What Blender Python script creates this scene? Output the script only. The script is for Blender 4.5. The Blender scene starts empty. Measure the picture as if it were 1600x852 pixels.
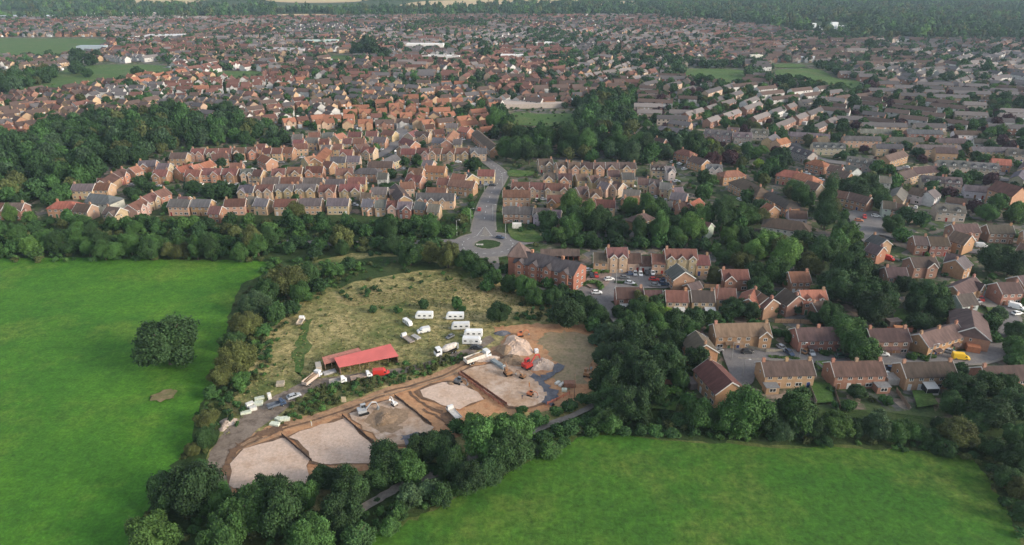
import bpy, math, random
import numpy as np
from mathutils import Vector, Matrix
from mathutils.geometry import tessellate_polygon
R = math.radians
scn = bpy.context.scene
COL = scn.collection

# ------------------------------------------------------------------ camera, sky, sun, exposure
H = 120.0; PITCH = R(24.2); F = 1081.0; W0, H0 = 1600.0, 852.0
cam = bpy.data.cameras.new("camera"); camo = bpy.data.objects.new("camera", cam); COL.objects.link(camo)
camo.location = (0, 0, H); camo.rotation_euler = (math.pi/2-PITCH, 0, 0)
cam.sensor_width = 36; cam.lens = F/W0*36; cam.clip_start = 1; cam.clip_end = 30000
scn.camera = camo
SUN_EL, SUN_AZ = 21, 112          # degrees; azimuth clockwise from +Y (view direction): light from the right, a little behind the camera
wd = bpy.data.worlds.new("World"); scn.world = wd; wd.use_nodes = True
nt = wd.node_tree
bg = nt.nodes["Background"]; sky = nt.nodes.new("ShaderNodeTexSky"); sky.sky_type = 'NISHITA'; sky.sun_disc = False
sky.sun_elevation = R(SUN_EL); sky.sun_rotation = R(SUN_AZ); sky.dust_density = 1.5; sky.air_density = 1.0; sky.ozone_density = 1.0
hs = nt.nodes.new('ShaderNodeHueSaturation'); hs.inputs['Saturation'].default_value = .45; nt.links.new(sky.outputs[0], hs.inputs['Color']); nt.links.new(hs.outputs[0], bg.inputs[0]); bg.inputs[1].default_value = 0.15
sl = bpy.data.lights.new("sun", 'SUN'); sl.energy = 1.7; sl.angle = R(14); sl.color = (1.0, .86, .69)
so = bpy.data.objects.new("sun", sl); COL.objects.link(so)
sd = Vector((math.sin(R(SUN_AZ))*math.cos(R(SUN_EL)), math.cos(R(SUN_AZ))*math.cos(R(SUN_EL)), math.sin(R(SUN_EL))))
so.rotation_euler = sd.to_track_quat('Z', 'Y').to_euler(); so.location = (300, 0, 400)
scn.view_settings.view_transform = 'Standard'; scn.view_settings.look = 'None'
scn.view_settings.gamma = 1; scn.view_settings.use_curve_mapping = False
scn.view_settings.exposure = 0.95
scn.cycles.max_bounces = 4; scn.cycles.diffuse_bounces = 2; scn.cycles.volume_bounces = 0
scn.cycles.transparent_max_bounces = 4
scn.cycles.use_denoising = True

# ------------------------------------------------------------------ measuring the place: photo pixel -> ground
SP, CP = math.sin(PITCH), math.cos(PITCH)
def P(px, py, z=0.0):
    u = (px-W0/2)/F; v = (py-H0/2)/F
    dz = -SP - v*CP; dy = CP - v*SP
    t = (z-H)/dz
    return np.array([u*t, dy*t])
def depth(x, y, z=0): return y*CP + (H-z)*SP
def PX(x, y, z=0.0):
    d = depth(x, y, z); return (W0/2+F*x/d, H0/2+F*((H-z)*CP - y*SP)/d)
def scale_at(x, y): return F/depth(x, y)

# ------------------------------------------------------------------ helpers
def link(name, me, parent=None, loc=(0, 0, 0), rz=0.0):
    o = bpy.data.objects.new(name, me); COL.objects.link(o)
    if parent is not None: o.parent = parent
    o.location = loc; o.rotation_euler = (0, 0, rz)
    return o
def tag(o, label=None, cat=None, group=None, kind=None):
    if label: o['label'] = label
    if cat: o['category'] = cat
    if group: o['group'] = group
    if kind: o['kind'] = kind
    return o
def thing(name, label, cat, loc, rz=0.0, group=None):
    return tag(link(name, None, None, loc, rz), label, cat, group)
class MB:
    """collects polygons for ONE mesh"""
    def __init__(s): s.v = []; s.f = []; s.m = []; s.t = []; s.n = 0
    def add(s, vs, fs, mi=0, tint=None):
        s.v.append(np.asarray(vs, float).reshape(-1, 3))
        for f in fs:
            s.f.append([i+s.n for i in f]); s.m.append(mi); s.t.append(tint)
        s.n += len(vs); return s
    def box(s, x0, x1, y0, y1, z0, z1, mi=0, tint=None, rz=0, o=(0, 0)):
        vs = np.array([(x, y, z) for z in (z0, z1) for x, y in ((x0, y0), (x1, y0), (x1, y1), (x0, y1))], float)
        if rz or o != (0, 0):
            c, sn = math.cos(rz), math.sin(rz); x = vs[:, 0]*c-vs[:, 1]*sn+o[0]; y = vs[:, 0]*sn+vs[:, 1]*c+o[1]; vs[:, 0] = x; vs[:, 1] = y
        return s.add(vs, [(3, 2, 1, 0), (4, 5, 6, 7), (0, 1, 5, 4), (1, 2, 6, 5), (2, 3, 7, 6), (3, 0, 4, 7)], mi, tint)
    def loft(s, rings, mi=0, cap=True, tint=None):
        n = len(rings[0]); vs = [p for r in rings for p in r]; fs = []
        for k in range(len(rings)-1):
            for i in range(n):
                j = (i+1) % n; fs.append((k*n+i, k*n+j, (k+1)*n+j, (k+1)*n+i))
        if cap: fs.append(tuple(range(n))[::-1]); fs.append(tuple(range((len(rings)-1)*n, len(rings)*n)))
        return s.add(vs, fs, mi, tint)
    def tube(s, a, b, r0, r1=None, n=6, mi=0, tint=None):
        a = Vector(a); b = Vector(b); r1 = r0 if r1 is None else r1
        q = (b-a).to_track_quat('Z', 'Y')
        ring = lambda c, r: [tuple(c+q@Vector((r*math.cos(t*2*math.pi/n), r*math.sin(t*2*math.pi/n), 0))) for t in range(n)]
        return s.loft([ring(a, r0), ring(b, r1)], mi, True, tint)
    def mesh(s, name, mats):
        me = bpy.data.meshes.new(name)
        V = np.concatenate(s.v); lens = np.array([len(f) for f in s.f], np.int32)
        loops = np.fromiter((i for f in s.f for i in f), np.int32)
        return build_mesh(me, V, loops, lens, mats, np.array(s.m, np.int32), s.t if any(t is not None for t in s.t) else None)
    def obj(s, name, mats, parent=None, loc=(0, 0, 0), rz=0.0, color=None):
        o = link(name, s.mesh(name, mats), parent, loc, rz)
        if color is not None: o.color = (*color, 1)
        return o
def build_mesh(me, V, loops, lens, mats, mi=None, tints=None):
    me.vertices.add(len(V)); me.vertices.foreach_set("co", V.astype(np.float32).ravel())
    me.loops.add(len(loops)); me.loops.foreach_set("vertex_index", loops)
    me.polygons.add(len(lens)); st = np.zeros(len(lens), np.int32); st[1:] = np.cumsum(lens)[:-1]
    me.polygons.foreach_set("loop_start", st)
    try: me.polygons.foreach_set("loop_total", lens)
    except Exception: pass
    for m in mats: me.materials.append(m)
    if mi is not None and len(mats) > 1: me.polygons.foreach_set("material_index", mi)
    if tints is not None:
        at = me.attributes.new("tint", 'FLOAT_COLOR', 'FACE')
        a = np.ones((len(lens), 4), np.float32)
        if isinstance(tints, np.ndarray): a[:, :3] = tints
        else:
            for i, t in enumerate(tints): a[i, :3] = t if t is not None else (.5, .5, .5)
        at.data.foreach_set("color", a.ravel())
    me.polygons.foreach_set('use_smooth', np.zeros(len(lens), bool)); me.update(calc_edges=True); me.validate(); return me

# ------------------------------------------------------------------ materials
class NT:
    def __init__(s, name):
        s.m = bpy.data.materials.new(name); s.m.use_nodes = True; s.t = s.m.node_tree; s.b = s.t.nodes["Principled BSDF"]
        s.b.inputs['Specular IOR Level'].default_value = .25
    def n(s, typ, ins={}, **kw):
        nd = s.t.nodes.new(typ)
        for k, v in kw.items(): setattr(nd, k, v)
        for k, v in ins.items(): s.set(nd, k, v)
        return nd
    def set(s, nd, k, v):
        if isinstance(v, bpy.types.NodeSocket): s.t.links.new(v, nd.inputs[k])
        elif isinstance(v, bpy.types.Node): s.t.links.new(v.outputs[0], nd.inputs[k])
        elif isinstance(v, (tuple, list)) and len(v) == 3 and nd.inputs[k].type == 'RGBA': nd.inputs[k].default_value = (*v, 1)
        else: nd.inputs[k].default_value = v
    def noise(s, vec, scale, detail=4, rough=.6): return s.n("ShaderNodeTexNoise", {'Vector': vec, 'Scale': scale, 'Detail': detail, 'Roughness': rough}).outputs[0]
    def ramp(s, fac, stops):
        r = s.n("ShaderNodeValToRGB", {'Fac': fac}); e = r.color_ramp.elements
        while len(e) > 1: e.remove(e[-1])
        e[0].position = stops[0][0]; e[0].color = (*stops[0][1], 1)
        for p, c in stops[1:]: q = e.new(p); q.color = (*c, 1)
        return r.outputs[0]
    def mix(s, f, a, b, mode='MIX'):
        m = s.t.nodes.new("ShaderNodeMix"); m.data_type = 'RGBA'; m.blend_type = mode
        for k, v in ((0, f), (6, a), (7, b)):
            if isinstance(v, bpy.types.NodeSocket): s.t.links.new(v, m.inputs[k])
            else: m.inputs[k].default_value = (*v, 1) if isinstance(v, (tuple, list)) else v
        return m.outputs[2]
    def rng(s, v, a, b, c, d): return s.n("ShaderNodeMapRange", {0: v, 1: a, 2: b, 3: c, 4: d}).outputs[0]
    def math(s, op, a, b): return s.n("ShaderNodeMath", {0: a, 1: b}, operation=op).outputs[0]
    def bump(s, h, strength, dist): s.set(s.b, 'Normal', s.n("ShaderNodeBump", {'Height': h, 'Strength': strength, 'Distance': dist}))
    def done(s, col, rough=.9):
        s.set(s.b, 'Base Color', col); s.set(s.b, 'Roughness', rough); return s.m
def val_scale(N, col, fac): # multiply colour by a float socket
    c = N.n("ShaderNodeCombineColor", {0: fac, 1: fac, 2: fac}).outputs[0]
    return N.mix(1.0, col, c, 'MULTIPLY')
def pos(N): return N.n("ShaderNodeNewGeometry").outputs[0]
def obj_mat(name, rough=.85, var=(.8, 1.2), scale=1.2, patch=.25, bump=0.0, coloured=True, base=(.5, .5, .5), streak=False, metal=0, spec=.25):
    N = NT(name); oi = N.n("ShaderNodeObjectInfo"); tc = N.n("ShaderNodeTexCoord")
    col = oi.outputs['Color'] if coloured else base
    if not coloured: col = N.mix(0.0, base, base)
    v = N.rng(oi.outputs['Random'], 0, 1, *var); col = val_scale(N, col, v)
    vec = tc.outputs['Object']
    if streak: vec = N.n("ShaderNodeMapping", {0: vec, 3: (1.0, .35, .35)}).outputs[0]
    nz = N.noise(vec, scale, 5, .65); col = val_scale(N, col, N.rng(nz, .25, .75, 1-patch, 1+patch))
    if bump: N.bump(nz, bump, .2)
    N.b.inputs['Metallic'].default_value = metal; N.b.inputs['Specular IOR Level'].default_value = spec
    return N.done(col, rough)
def tint_mat(name, rough=.9, scale=1.0, patch=.2):
    N = NT(name); a = N.n("ShaderNodeAttribute", attribute_name="tint")
    nz = N.noise(pos(N), scale, 3, .6); return N.done(val_scale(N, a.outputs['Color'], N.rng(nz, .25, .75, 1-patch, 1+patch)), rough)
M_wall = obj_mat("brickwork", .9, (.85, 1.15), .9, .22)
M_roof = obj_mat("roof_tiles", .85, (.72, 1.28), .7, .5, .35, streak=True)
M_white = obj_mat("white_paint", .6, (.85, 1.05), .7, .12, coloured=False, base=(.62, .61, .58))
M_glass = obj_mat("window_glass", .12, (.6, 1.4), .6, .2, coloured=False, base=(.03, .035, .04), spec=.6)
M_paint = obj_mat("vehicle_paint", .35, (.85, 1.15), .5, .08, spec=.5)
M_tyre = obj_mat("tyre_rubber", .9, (.9, 1.1), 3, .2, coloured=False, base=(.02, .02, .02))
M_metal = obj_mat("galvanised_metal", .5, (.85, 1.15), 2, .2, coloured=False, base=(.35, .36, .36), metal=.5)
M_dull = obj_mat("weathered_surface", .85, (.85, 1.15), 1.5, .3, .2)
M_wood = obj_mat("fence_wood", .9, (.7, 1.3), 2.5, .35, .3)
M_red = obj_mat("red_sheet_roof", .6, (.97, 1.03), .25, .14, .05, coloured=False, base=(.55, .135, .12))
M_bark = obj_mat("bark", .95, (.8, 1.2), 3, .3, .4, coloured=False, base=(.10, .08, .06))
M_tint = tint_mat("far_surfaces")
M_tleaf = tint_mat("far_foliage", .9, .7, .35)
def leaf_mat():
    N = NT("foliage"); oi = N.n("ShaderNodeObjectInfo"); p = pos(N)
    v = N.rng(oi.outputs['Random'], 0, 1, .72, 1.3)
    col = val_scale(N, oi.outputs['Color'], v)
    col = val_scale(N, col, N.rng(N.noise(p, .35, 4, .6), .32, .68, .55, 1.55))
    hue = N.mix(N.rng(N.noise(p, 1.7, 3, .7), .35, .7, 0.0, .65), col, N.mix(1.0, col, (1.35, 1.15, .75), 'MULTIPLY'))
    return N.done(hue, .75)
M_leaf = leaf_mat()
def ground_grass(name, a, b, c, dry, dryness=(.5, .75), fine=1.2, bump=.6):
    N = NT(name); p = pos(N)
    big = N.noise(p, .012, 4, .55); mid = N.noise(p, .07, 5, .65); fin = N.noise(p, fine, 6, .75); xf = N.noise(p, .35, 5, .7)
    col = N.mix(N.rng(big, .35, .65, 0, 1), a, b); col = N.mix(N.rng(mid, .35, .7, 0, 1), col, c)
    m2 = N.math('MULTIPLY', N.rng(N.noise(p, .03, 4, .7), *dryness, 0, 1), N.rng(xf, .35, .65, .2, 1))
    col = N.mix(m2, col, dry)
    col = val_scale(N, col, N.rng(xf, .3, .7, .72, 1.28)); col = val_scale(N, col, N.rng(fin, .3, .7, .6, 1.4)); col = val_scale(N, col, N.rng(N.noise(p, .22, 6, .8), .62, .70, 1.0, .62))
    N.bump(fin, bump, .5); return N.done(col, .95)
M_field = ground_grass("pasture_grass", (.050, .170, .011), (.085, .205, .015), (.036, .130, .010), (.15, .200, .032), (.50, .76))
M_rough = ground_grass("rough_grass", (.125, .15, .042), (.21, .20, .075), (.075, .115, .028), (.46, .36, .17), (.40, .60), .9, .7)
M_scrub = ground_grass("scrub_ground", (.030, .060, .014), (.050, .085, .018), (.022, .048, .012), (.085, .095, .035), (.5, .7), 1.0, 1.0)
M_lawn = ground_grass("mown_lawn", (.065, .130, .028), (.085, .14, .035), (.05, .11, .02), (.13, .13, .05), (.5, .7))
def garden_mat():
    N = NT("gardens_and_yards"); p = pos(N)
    vo = N.n("ShaderNodeTexVoronoi", {'Vector': p, 'Scale': .10}); vo2 = N.n("ShaderNodeTexVoronoi", {'Vector': p, 'Scale': .28})
    r1 = N.n("ShaderNodeSeparateColor", {0: vo.outputs['Color']}).outputs[0]; r2 = N.n("ShaderNodeSeparateColor", {0: vo2.outputs['Color']}).outputs[1]
    c1 = N.ramp(r1, [(0, (.045, .075, .025)), (.3, (.07, .10, .035)), (.5, (.10, .105, .06)), (.65, (.15, .135, .115)), (.8, (.12, .12, .12)), (.9, (.24, .18, .14))])
    c2 = N.ramp(r2, [(0, (.03, .05, .02)), (.35, (.07, .095, .035)), (.6, (.18, .14, .11)), (.8, (.10, .10, .10)), (.93, (.32, .25, .19))])
    for r in (c1.node, c2.node): r.color_ramp.interpolation = 'CONSTANT'
    col = N.mix(N.rng(N.noise(p, .2, 3, .6), .42, .58, 0, 1), c1, c2)
    fin = N.noise(p, .9, 5, .7); col = val_scale(N, col, N.rng(fin, .3, .7, .65, 1.35)); return N.done(col, .95)
M_garden = garden_mat()
def bare(name, a, b, c, fine=.8, bump=.5, mid=.12):
    N = NT(name); p = pos(N)
    col = N.mix(N.rng(N.noise(p, mid, 5, .65), .35, .65, 0, 1), a, b); col = N.mix(N.rng(N.noise(p, mid*3.1, 5, .7), .48, .66, 0, 1), col, c)
    f = N.noise(p, fine, 6, .75); col = val_scale(N, col, N.rng(f, .3, .7, .78, 1.22)); N.bump(f, bump, .4); return N.done(col, .95)
M_soil = bare("orange_soil", (.50, .265, .13), (.42, .25, .14), (.36, .175, .09))
M_mud = bare("track_mud", (.20, .16, .125), (.25, .205, .165), (.13, .10, .08))
M_track = bare("orange_track", (.46, .275, .15), (.36, .215, .125), (.22, .14, .09))
M_pad = bare("crushed_stone", (.55, .41, .32), (.60, .46, .365), (.50, .355, .26), 1.2, .4, .05)
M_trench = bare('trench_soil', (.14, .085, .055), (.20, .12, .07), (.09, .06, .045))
M_padsoil = bare("mixed_stone_and_soil", (.53, .42, .34), (.42, .28, .18), (.33, .21, .13), 1.0, .6, .1)
M_sand = bare("heaped_soil", (.27, .19, .125), (.33, .23, .15), (.22, .15, .09), 1.0, .9, .2)
M_rubble = bare("pale_rubble", (.50, .40, .33), (.40, .31, .25), (.55, .47, .41), .7, 1.0, .2)
M_darkstone = bare("dark_membrane", (.085, .09, .11), (.12, .13, .15), (.17, .17, .19), .8, .6, .1)
M_asphalt = bare("asphalt", (.175, .165, .16), (.205, .19, .185), (.14, .135, .135), 1.5, .1, .06)
M_pave = bare("paved_path", (.20, .185, .165), (.25, .22, .19), (.16, .15, .13), 1.5, .1, .2)
M_corn = bare("ripe_corn", (.50, .37, .20), (.46, .33, .18), (.56, .44, .27), .1, .1, .01)
M_line = obj_mat("road_paint", .8, (1, 1), 2, .25, coloured=False, base=(.6, .6, .58))

# ------------------------------------------------------------------ the setting: ground sheets
def smooth_poly(pts, n=5, closed=True):
    pts = np.array(pts, float); m = len(pts); out = []
    rg = range(m) if closed else range(m-1)
    for i in rg:
        if closed: p0, p1, p2, p3 = pts[i-1], pts[i], pts[(i+1) % m], pts[(i+2) % m]
        else: p0, p1, p2, p3 = pts[max(i-1, 0)], pts[i], pts[i+1], pts[min(i+2, m-1)]
        for k in range(n):
            t = k/n; out.append(.5*((2*p1)+(-p0+p2)*t+(2*p0-5*p1+4*p2-p3)*t*t+(-p0+3*p1-3*p2+p3)*t**3))
    if not closed: out.append(pts[-1])
    return np.array(out)
rs = np.random.RandomState(5)
zlev = [0.0]; LAYERS = []; ZS = .008
def GZ(x, y):
    z = 0.0
    for kind, bb, dat, zz in LAYERS:
        if zz <= z or not (bb[0] <= x <= bb[2] and bb[1] <= y <= bb[3]): continue
        if kind == 'p':
            c = False; n = len(dat); j = n-1
            for i in range(n):
                xi, yi = dat[i]; xj, yj = dat[j]
                if (yi > y) != (yj > y) and x < (xj-xi)*(y-yi)/(yj-yi)+xi: c = not c
                j = i
            if c: z = zz
        else:
            if np.any((dat[:, 0]-x)**2+(dat[:, 1]-y)**2 < dat[:, 2]**2): z = zz
    return z
def sheet(name, pts, m, jit=.6, sm=True, smn=5, world=False, z=None, kind='structure', step=3.0):
    zlev[0] += ZS; z = zlev[0] if z is None else z
    w = np.array(pts if world else [P(*p) for p in pts])
    if sm: w = smooth_poly(w, smn)
    if jit:
        o = []
        for i in range(len(w)):
            a, b = w[i], w[(i+1) % len(w)]; k = max(1, min(40, int(np.linalg.norm(b-a)/step)))
            for j in range(k): o.append(a+(b-a)*j/k)
        w = np.array(o); w = w+rs.normal(0, jit, w.shape)
    LAYERS.append(('p', (w[:, 0].min(), w[:, 1].min(), w[:, 0].max(), w[:, 1].max()), [tuple(q) for q in w], z))
    tri = tessellate_polygon([[Vector((x, y, 0)) for x, y in w]])
    V = np.column_stack([w, np.full(len(w), z)]); fs = []
    for t in tri:
        a, b, c = (V[i] for i in t); n = (b[0]-a[0])*(c[1]-a[1])-(b[1]-a[1])*(c[0]-a[0])
        fs.append(t if n > 0 else t[::-1])
    o = MB().add(V, fs).obj(name, [m]); tag(o, kind=kind); return o
def strip_w(mb, w, width, z, mi=0, skirt=.0):
    w = np.array(w); d = np.gradient(w, axis=0); d /= np.linalg.norm(d, axis=1)[:, None]+1e-9
    nrm = np.column_stack([-d[:, 1], d[:, 0]]); width = np.broadcast_to(np.asarray(width, float), (len(w),))[:, None]
    l = w+nrm*width/2; r = w-nrm*width/2; n = len(w)
    V = np.concatenate([np.column_stack([l, np.full(n, z)]), np.column_stack([r, np.full(n, z)])])
    mb.add(V, [(i, n+i, n+i+1, i+1) for i in range(n-1)], mi)
def road(name, pts, width, m, sm=6, z=None, jit=0):
    zlev[0] += ZS; z = zlev[0] if z is None else z
    w = smooth_poly([P(*p) for p in pts], sm, False)
    if jit: w = w+rs.normal(0, jit, w.shape)
    if isinstance(width, (list, tuple)): width = np.interp(np.linspace(0, 1, len(w)), np.linspace(0, 1, len(width)), width)
    wd2 = np.broadcast_to(np.asarray(width, float), (len(w),)); f = np.linspace(0, len(w)-1, len(w)*4); dd = np.column_stack([np.interp(f, range(len(w)), w[:, 0]), np.interp(f, range(len(w)), w[:, 1]), np.interp(f, range(len(w)), wd2)/2+.8])
    LAYERS.append(('r', (dd[:, 0].min()-9, dd[:, 1].min()-9, dd[:, 0].max()+9, dd[:, 1].max()+9), dd, z))
    mb = MB(); strip_w(mb, w, width, z); o = mb.obj(name, [m]); tag(o, kind='structure'); return w
g = MB(); g.add([(-6000, -300, 0), (6000, -300, 0), (6000, 9000, 0), (-6000, 9000, 0)], [(0, 1, 2, 3)]); tag(g.obj('ground', [M_scrub]), kind='structure')
sheet('town_ground', [(-900, 250), (-900, 34), (350, 30), (700, 27), (1050, 28), (1180, 45), (1330, 62), (2600, 66), (2600, 420), (1750, 640), (1600, 640), (1480, 655), (1350, 640), (1180, 640), (1080, 620), (1040, 560), (1000, 490), (905, 462), (812, 440), (800, 395), (800, 330), (690, 335), (300, 337), (0, 345)], M_garden, 0, False)
LEFTF = [(-900, 398), (0, 402), (250, 406), (418, 409), (412, 428), (378, 445), (362, 480), (352, 520), (340, 580), (325, 610), (305, 650), (292, 700), (262, 745), (232, 800), (205, 880), (200, 1100), (-900, 1100)]
sheet('pasture', LEFTF, M_field, .5)
RIGHTF = [(520, 1100), (560, 860), (590, 832), (650, 808), (722, 775), (790, 742), (850, 706), (905, 684), (960, 681), (1060, 690), (1200, 699), (1350, 703), (1470, 708), (1525, 722), (1550, 760), (1575, 810), (1600, 870), (1620, 1100)]
sheet('field_margin', [(x, y-(3.5 if y < 1000 else 0)) for x, y in RIGHTF], ground_grass('margin_grass', (.07, .11, .025), (.13, .14, .04), (.05, .09, .02), (.24, .20, .08), (.5, .7)), .9)
M_field2 = ground_grass('meadow_grass', (.045, .140, .012), (.075, .168, .017), (.032, .108, .011), (.155, .175, .038), (.48, .74), .8, .9)
sheet('meadow', RIGHTF, M_field2, .6)
sheet('rough_ground', [(470, 420), (520, 402), (600, 395), (690, 400), (760, 425), (830, 462), (880, 488), (940, 505), (960, 560), (945, 620), (880, 655), (800, 690), (700, 720), (600, 745), (520, 790), (420, 830), (330, 790), (318, 740), (340, 680), (365, 620), (400, 560), (420, 500), (440, 460)], M_rough, .8)
sheet('rough_ground', [(495, 425), (560, 405), (640, 402), (700, 418), (640, 425), (560, 440), (520, 450)], M_scrub, .4)
sheet('dry_grass', [(690, 440), (740, 432), (800, 455), (845, 478), (820, 490), (740, 480), (700, 468), (560, 478), (520, 470), (560, 455), (640, 450)], ground_grass("dry_grass", (.26, .225, .09), (.36, .285, .13), (.14, .15, .05), (.50, .38, .19), (.4, .6), .8, .8), 1.5)
sheet('mown_grass', [(460, 545), (470, 520), (480, 500), (488, 505), (480, 540), (475, 580), (482, 592), (466, 585)], M_lawn, .8)
# compound ground and tracks
sheet('orange_soil', [(772, 512), (800, 508), (850, 506), (905, 507), (930, 515), (937, 560), (930, 598), (895, 630), (830, 645), (760, 652), (700, 690), (600, 705), (560, 740), (480, 765), (350, 765), (352, 725), (375, 693), (430, 664), (500, 646), (560, 626), (620, 604), (680, 588), (716, 572), (745, 556), (776, 540), (788, 525)], M_soil, .7)
sheet('dry_earth', [(835, 530), (870, 520), (920, 525), (930, 560), (915, 595), (880, 605), (865, 590), (872, 575), (862, 560), (845, 545)], bare("dry_earth", (.33, .24, .15), (.25, .20, .115), (.20, .18, .09)), 1.0)
road('track', [(338, 775), (343, 735), (356, 700), (385, 665), (425, 638), (455, 618), (485, 602), (530, 594), (590, 585), (650, 575), (700, 560), (735, 548), (770, 528)], [7, 7, 8, 9, 8, 6, 5, 4, 3.5, 3.5, 3.5, 4], M_mud, jit=.15)
road('track', [(366, 712), (392, 690), (440, 668), (500, 652), (560, 630), (620, 607), (680, 590), (720, 574), (745, 562), (790, 545), (815, 540)], [3.5, 4, 4, 4.5, 4.5, 5, 6, 7], M_track, jit=.15)
for (a, b, c) in (((350, 740), (372, 700), (420, 678)), ((560, 627), (640, 603), (720, 577))):
    for d in (0, 4): road('wheel_rut', [(a[0]+d*2, a[1]+d*.3), (b[0]+d, b[1]+d), (c[0]+d*.3, c[1]+d)], .55, M_sand, jit=.08)
for (a, b, c) in (((345, 745), (362, 705), (400, 680)), ((352, 742), (366, 708), (410, 684)), ((440, 672), (520, 648), (600, 618)), ((600, 614), (680, 592), (735, 566)), ((735, 566), (770, 550), (800, 540)), ((660, 640), (690, 655), (706, 668)), ((668, 636), (700, 652), (716, 662)), ((640, 612), (655, 628), (690, 645))):
    road('wheel_rut', [a, b, c], .8, M_trench, jit=.15)
for q in ([(350, 735), (360, 705), (372, 694), (378, 700), (366, 722), (358, 752)], [(400, 676), (430, 668), (448, 664), (440, 674), (410, 684)], [(690, 645), (712, 652), (708, 664), (694, 660)], [(765, 552), (790, 546), (800, 556), (775, 562)]):
    sheet('mud_stain', q, M_trench, .5)
PADS = [([(358, 756), (366, 722), (380, 704), (441, 683), (484, 719), (476, 758), (420, 775)], M_pad), ([(452, 684), (536, 654), (588, 699), (577, 722), (500, 728)], M_pad),
        ([(545, 648), (618, 623), (676, 667), (668, 692), (600, 697)], M_padsoil), ([(655, 611), (676, 600), (722, 598), (755, 624), (720, 639), (692, 633), (664, 622)], M_pad),
        ([(721, 584), (740, 574), (785, 567), (825, 580), (850, 600), (860, 625), (820, 640), (794, 636)], M_padsoil)]
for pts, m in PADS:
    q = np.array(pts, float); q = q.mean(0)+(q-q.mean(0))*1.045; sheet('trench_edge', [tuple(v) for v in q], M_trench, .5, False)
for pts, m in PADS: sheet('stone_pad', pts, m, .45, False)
sheet('soil_patch', [(575, 655), (600, 637), (630, 643), (632, 665), (605, 678), (580, 672)], M_sand, .8)
sheet('dark_membrane', [(826, 588), (845, 592), (862, 606), (872, 622), (862, 634), (846, 628), (852, 614), (838, 600)], M_darkstone, .5)
sheet('dark_membrane', [(846, 590), (862, 583), (868, 570), (882, 572), (872, 584), (850, 596)], M_darkstone, .4)
sheet('dark_membrane', [(625, 685), (660, 678), (668, 688), (640, 698)], M_darkstone, .5)
road('footpath', [(480, 850), (520, 825), (558, 801), (600, 776), (640, 755), (700, 735), (780, 695), (830, 676), (870, 660), (905, 646), (932, 628), (942, 600)], [2.6, 2.6, 2.6, 2.4, 2, 2.2], M_pave, jit=.1)
sheet('dirt_patch', [(236, 622), (250, 613), (276, 611), (270, 622), (248, 630)], bare("bare_patch", (.20, .15, .08), (.12, .13, .05), (.25, .19, .11)), jit=.5)
# main road, roundabout and its arms
MR = [(756, 372), (756, 352), (760, 325), (768, 303), (780, 283), (784, 273), (776, 264), (764, 255), (752, 247)]
road('road_verge', MR, [20, 17, 13, 11, 9, 9], M_scrub, jit=.3)
road('footpath', MR, [14, 11.5, 9.5, 8.7, 8.2, 8], M_pave)
cx, cy = P(762, 383)
def disc(name, r, m, rx=1.0, n=48, jit=0): sheet(name, [(cx+r*rx*math.cos(t*2*math.pi/n), cy+r*math.sin(t*2*math.pi/n)) for t in range(n)], m, jit, False, world=True)
disc('road_verge', 18, M_scrub, 1.05, jit=.4); disc('footpath', 16.2, M_pave, 1.05)
road('road', [(800, 395), (760, 383), (700, 379), (600, 382), (450, 380), (270, 379), (0, 377), (-300, 375)], 6.2, M_asphalt)
road('road', [(762, 383), (815, 379), (860, 372), (960, 366), (1080, 360)], 8, M_asphalt)
w_main = road('road', MR, [12.5, 10, 8, 7.2, 6.6, 6.4, 6.4], M_asphalt)
road('footpath', [(762, 390), (770, 405), (778, 425), (800, 440), (850, 455)], [7, 5, 3.5, 3, 3], M_pave)
disc('road', 14.8, M_asphalt, 1.05); disc('roundabout_kerb', 6.6, M_pave, 1.1); disc('roundabout_island', 5.4, M_scrub, 1.1, jit=.25)
sheet('splitter_island', [(757, 355), (766, 368), (769, 371), (749, 371), (753, 367)], M_pave, 0, False)
lm = MB(); zl = zlev[0]+ZS; zlev[0] = zl
for i in range(8, len(w_main)-6, 2): strip_w(lm, [w_main[i], (w_main[i]+w_main[i+1])/2], .25, zl)
for off in (-1, 1):
    for q in np.linspace(0, 1, 9)[:-1]:
        a = P(757+off*(12-11*q)+0, 370-14*q); b = P(757+off*(12-11*(q+.06)), 370-14*(q+.06)); strip_w(lm, [a, b], .3, zl)
for t in np.arange(0, 2*math.pi, .35):
    c, s = math.cos(t), math.sin(t); strip_w(lm, [(cx+11.2*1.05*c, cy+11.2*s), (cx+11.2*1.05*math.cos(t+.14), cy+11.2*math.sin(t+.14))], .2, zl)
tag(lm.obj('road_markings', [M_line]), kind='structure')
# housing roads, right
sheet('car_park', [(925, 452), (930, 432), (960, 428), (1000, 430), (1045, 430), (1048, 450), (1010, 452), (985, 455), (968, 470), (940, 472), (905, 462), (880, 452), (898, 446)], M_asphalt, .1)
sheet('brick_yard', [(915, 444), (925, 428), (955, 428), (948, 448), (928, 452)], bare("brick_paving", (.24, .18, .15), (.28, .20, .165), (.2, .16, .14)), .1)
road('road', [(890, 452), (930, 466), (955, 486), (975, 510)], 6, M_asphalt)
sheet('road', [(1128, 548), (1142, 541), (1160, 543), (1172, 552), (1200, 552), (1195, 566), (1182, 580), (1176, 600), (1160, 606), (1146, 600), (1138, 580)], M_asphalt, 0)
RD = [(1150, 552), (1200, 555), (1280, 559), (1370, 561), (1440, 562), (1510, 562), (1545, 555), (1568, 540), (1576, 520), (1574, 495), (1562, 480), (1545, 468), (1530, 458)]
road('footpath', RD, 8.6, M_pave); w_rd = road('road', RD, 6.4, M_asphalt)
sheet('car_park', [(1325, 332), (1378, 334), (1385, 352), (1360, 378), (1345, 375)], M_asphalt, .2)
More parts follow.
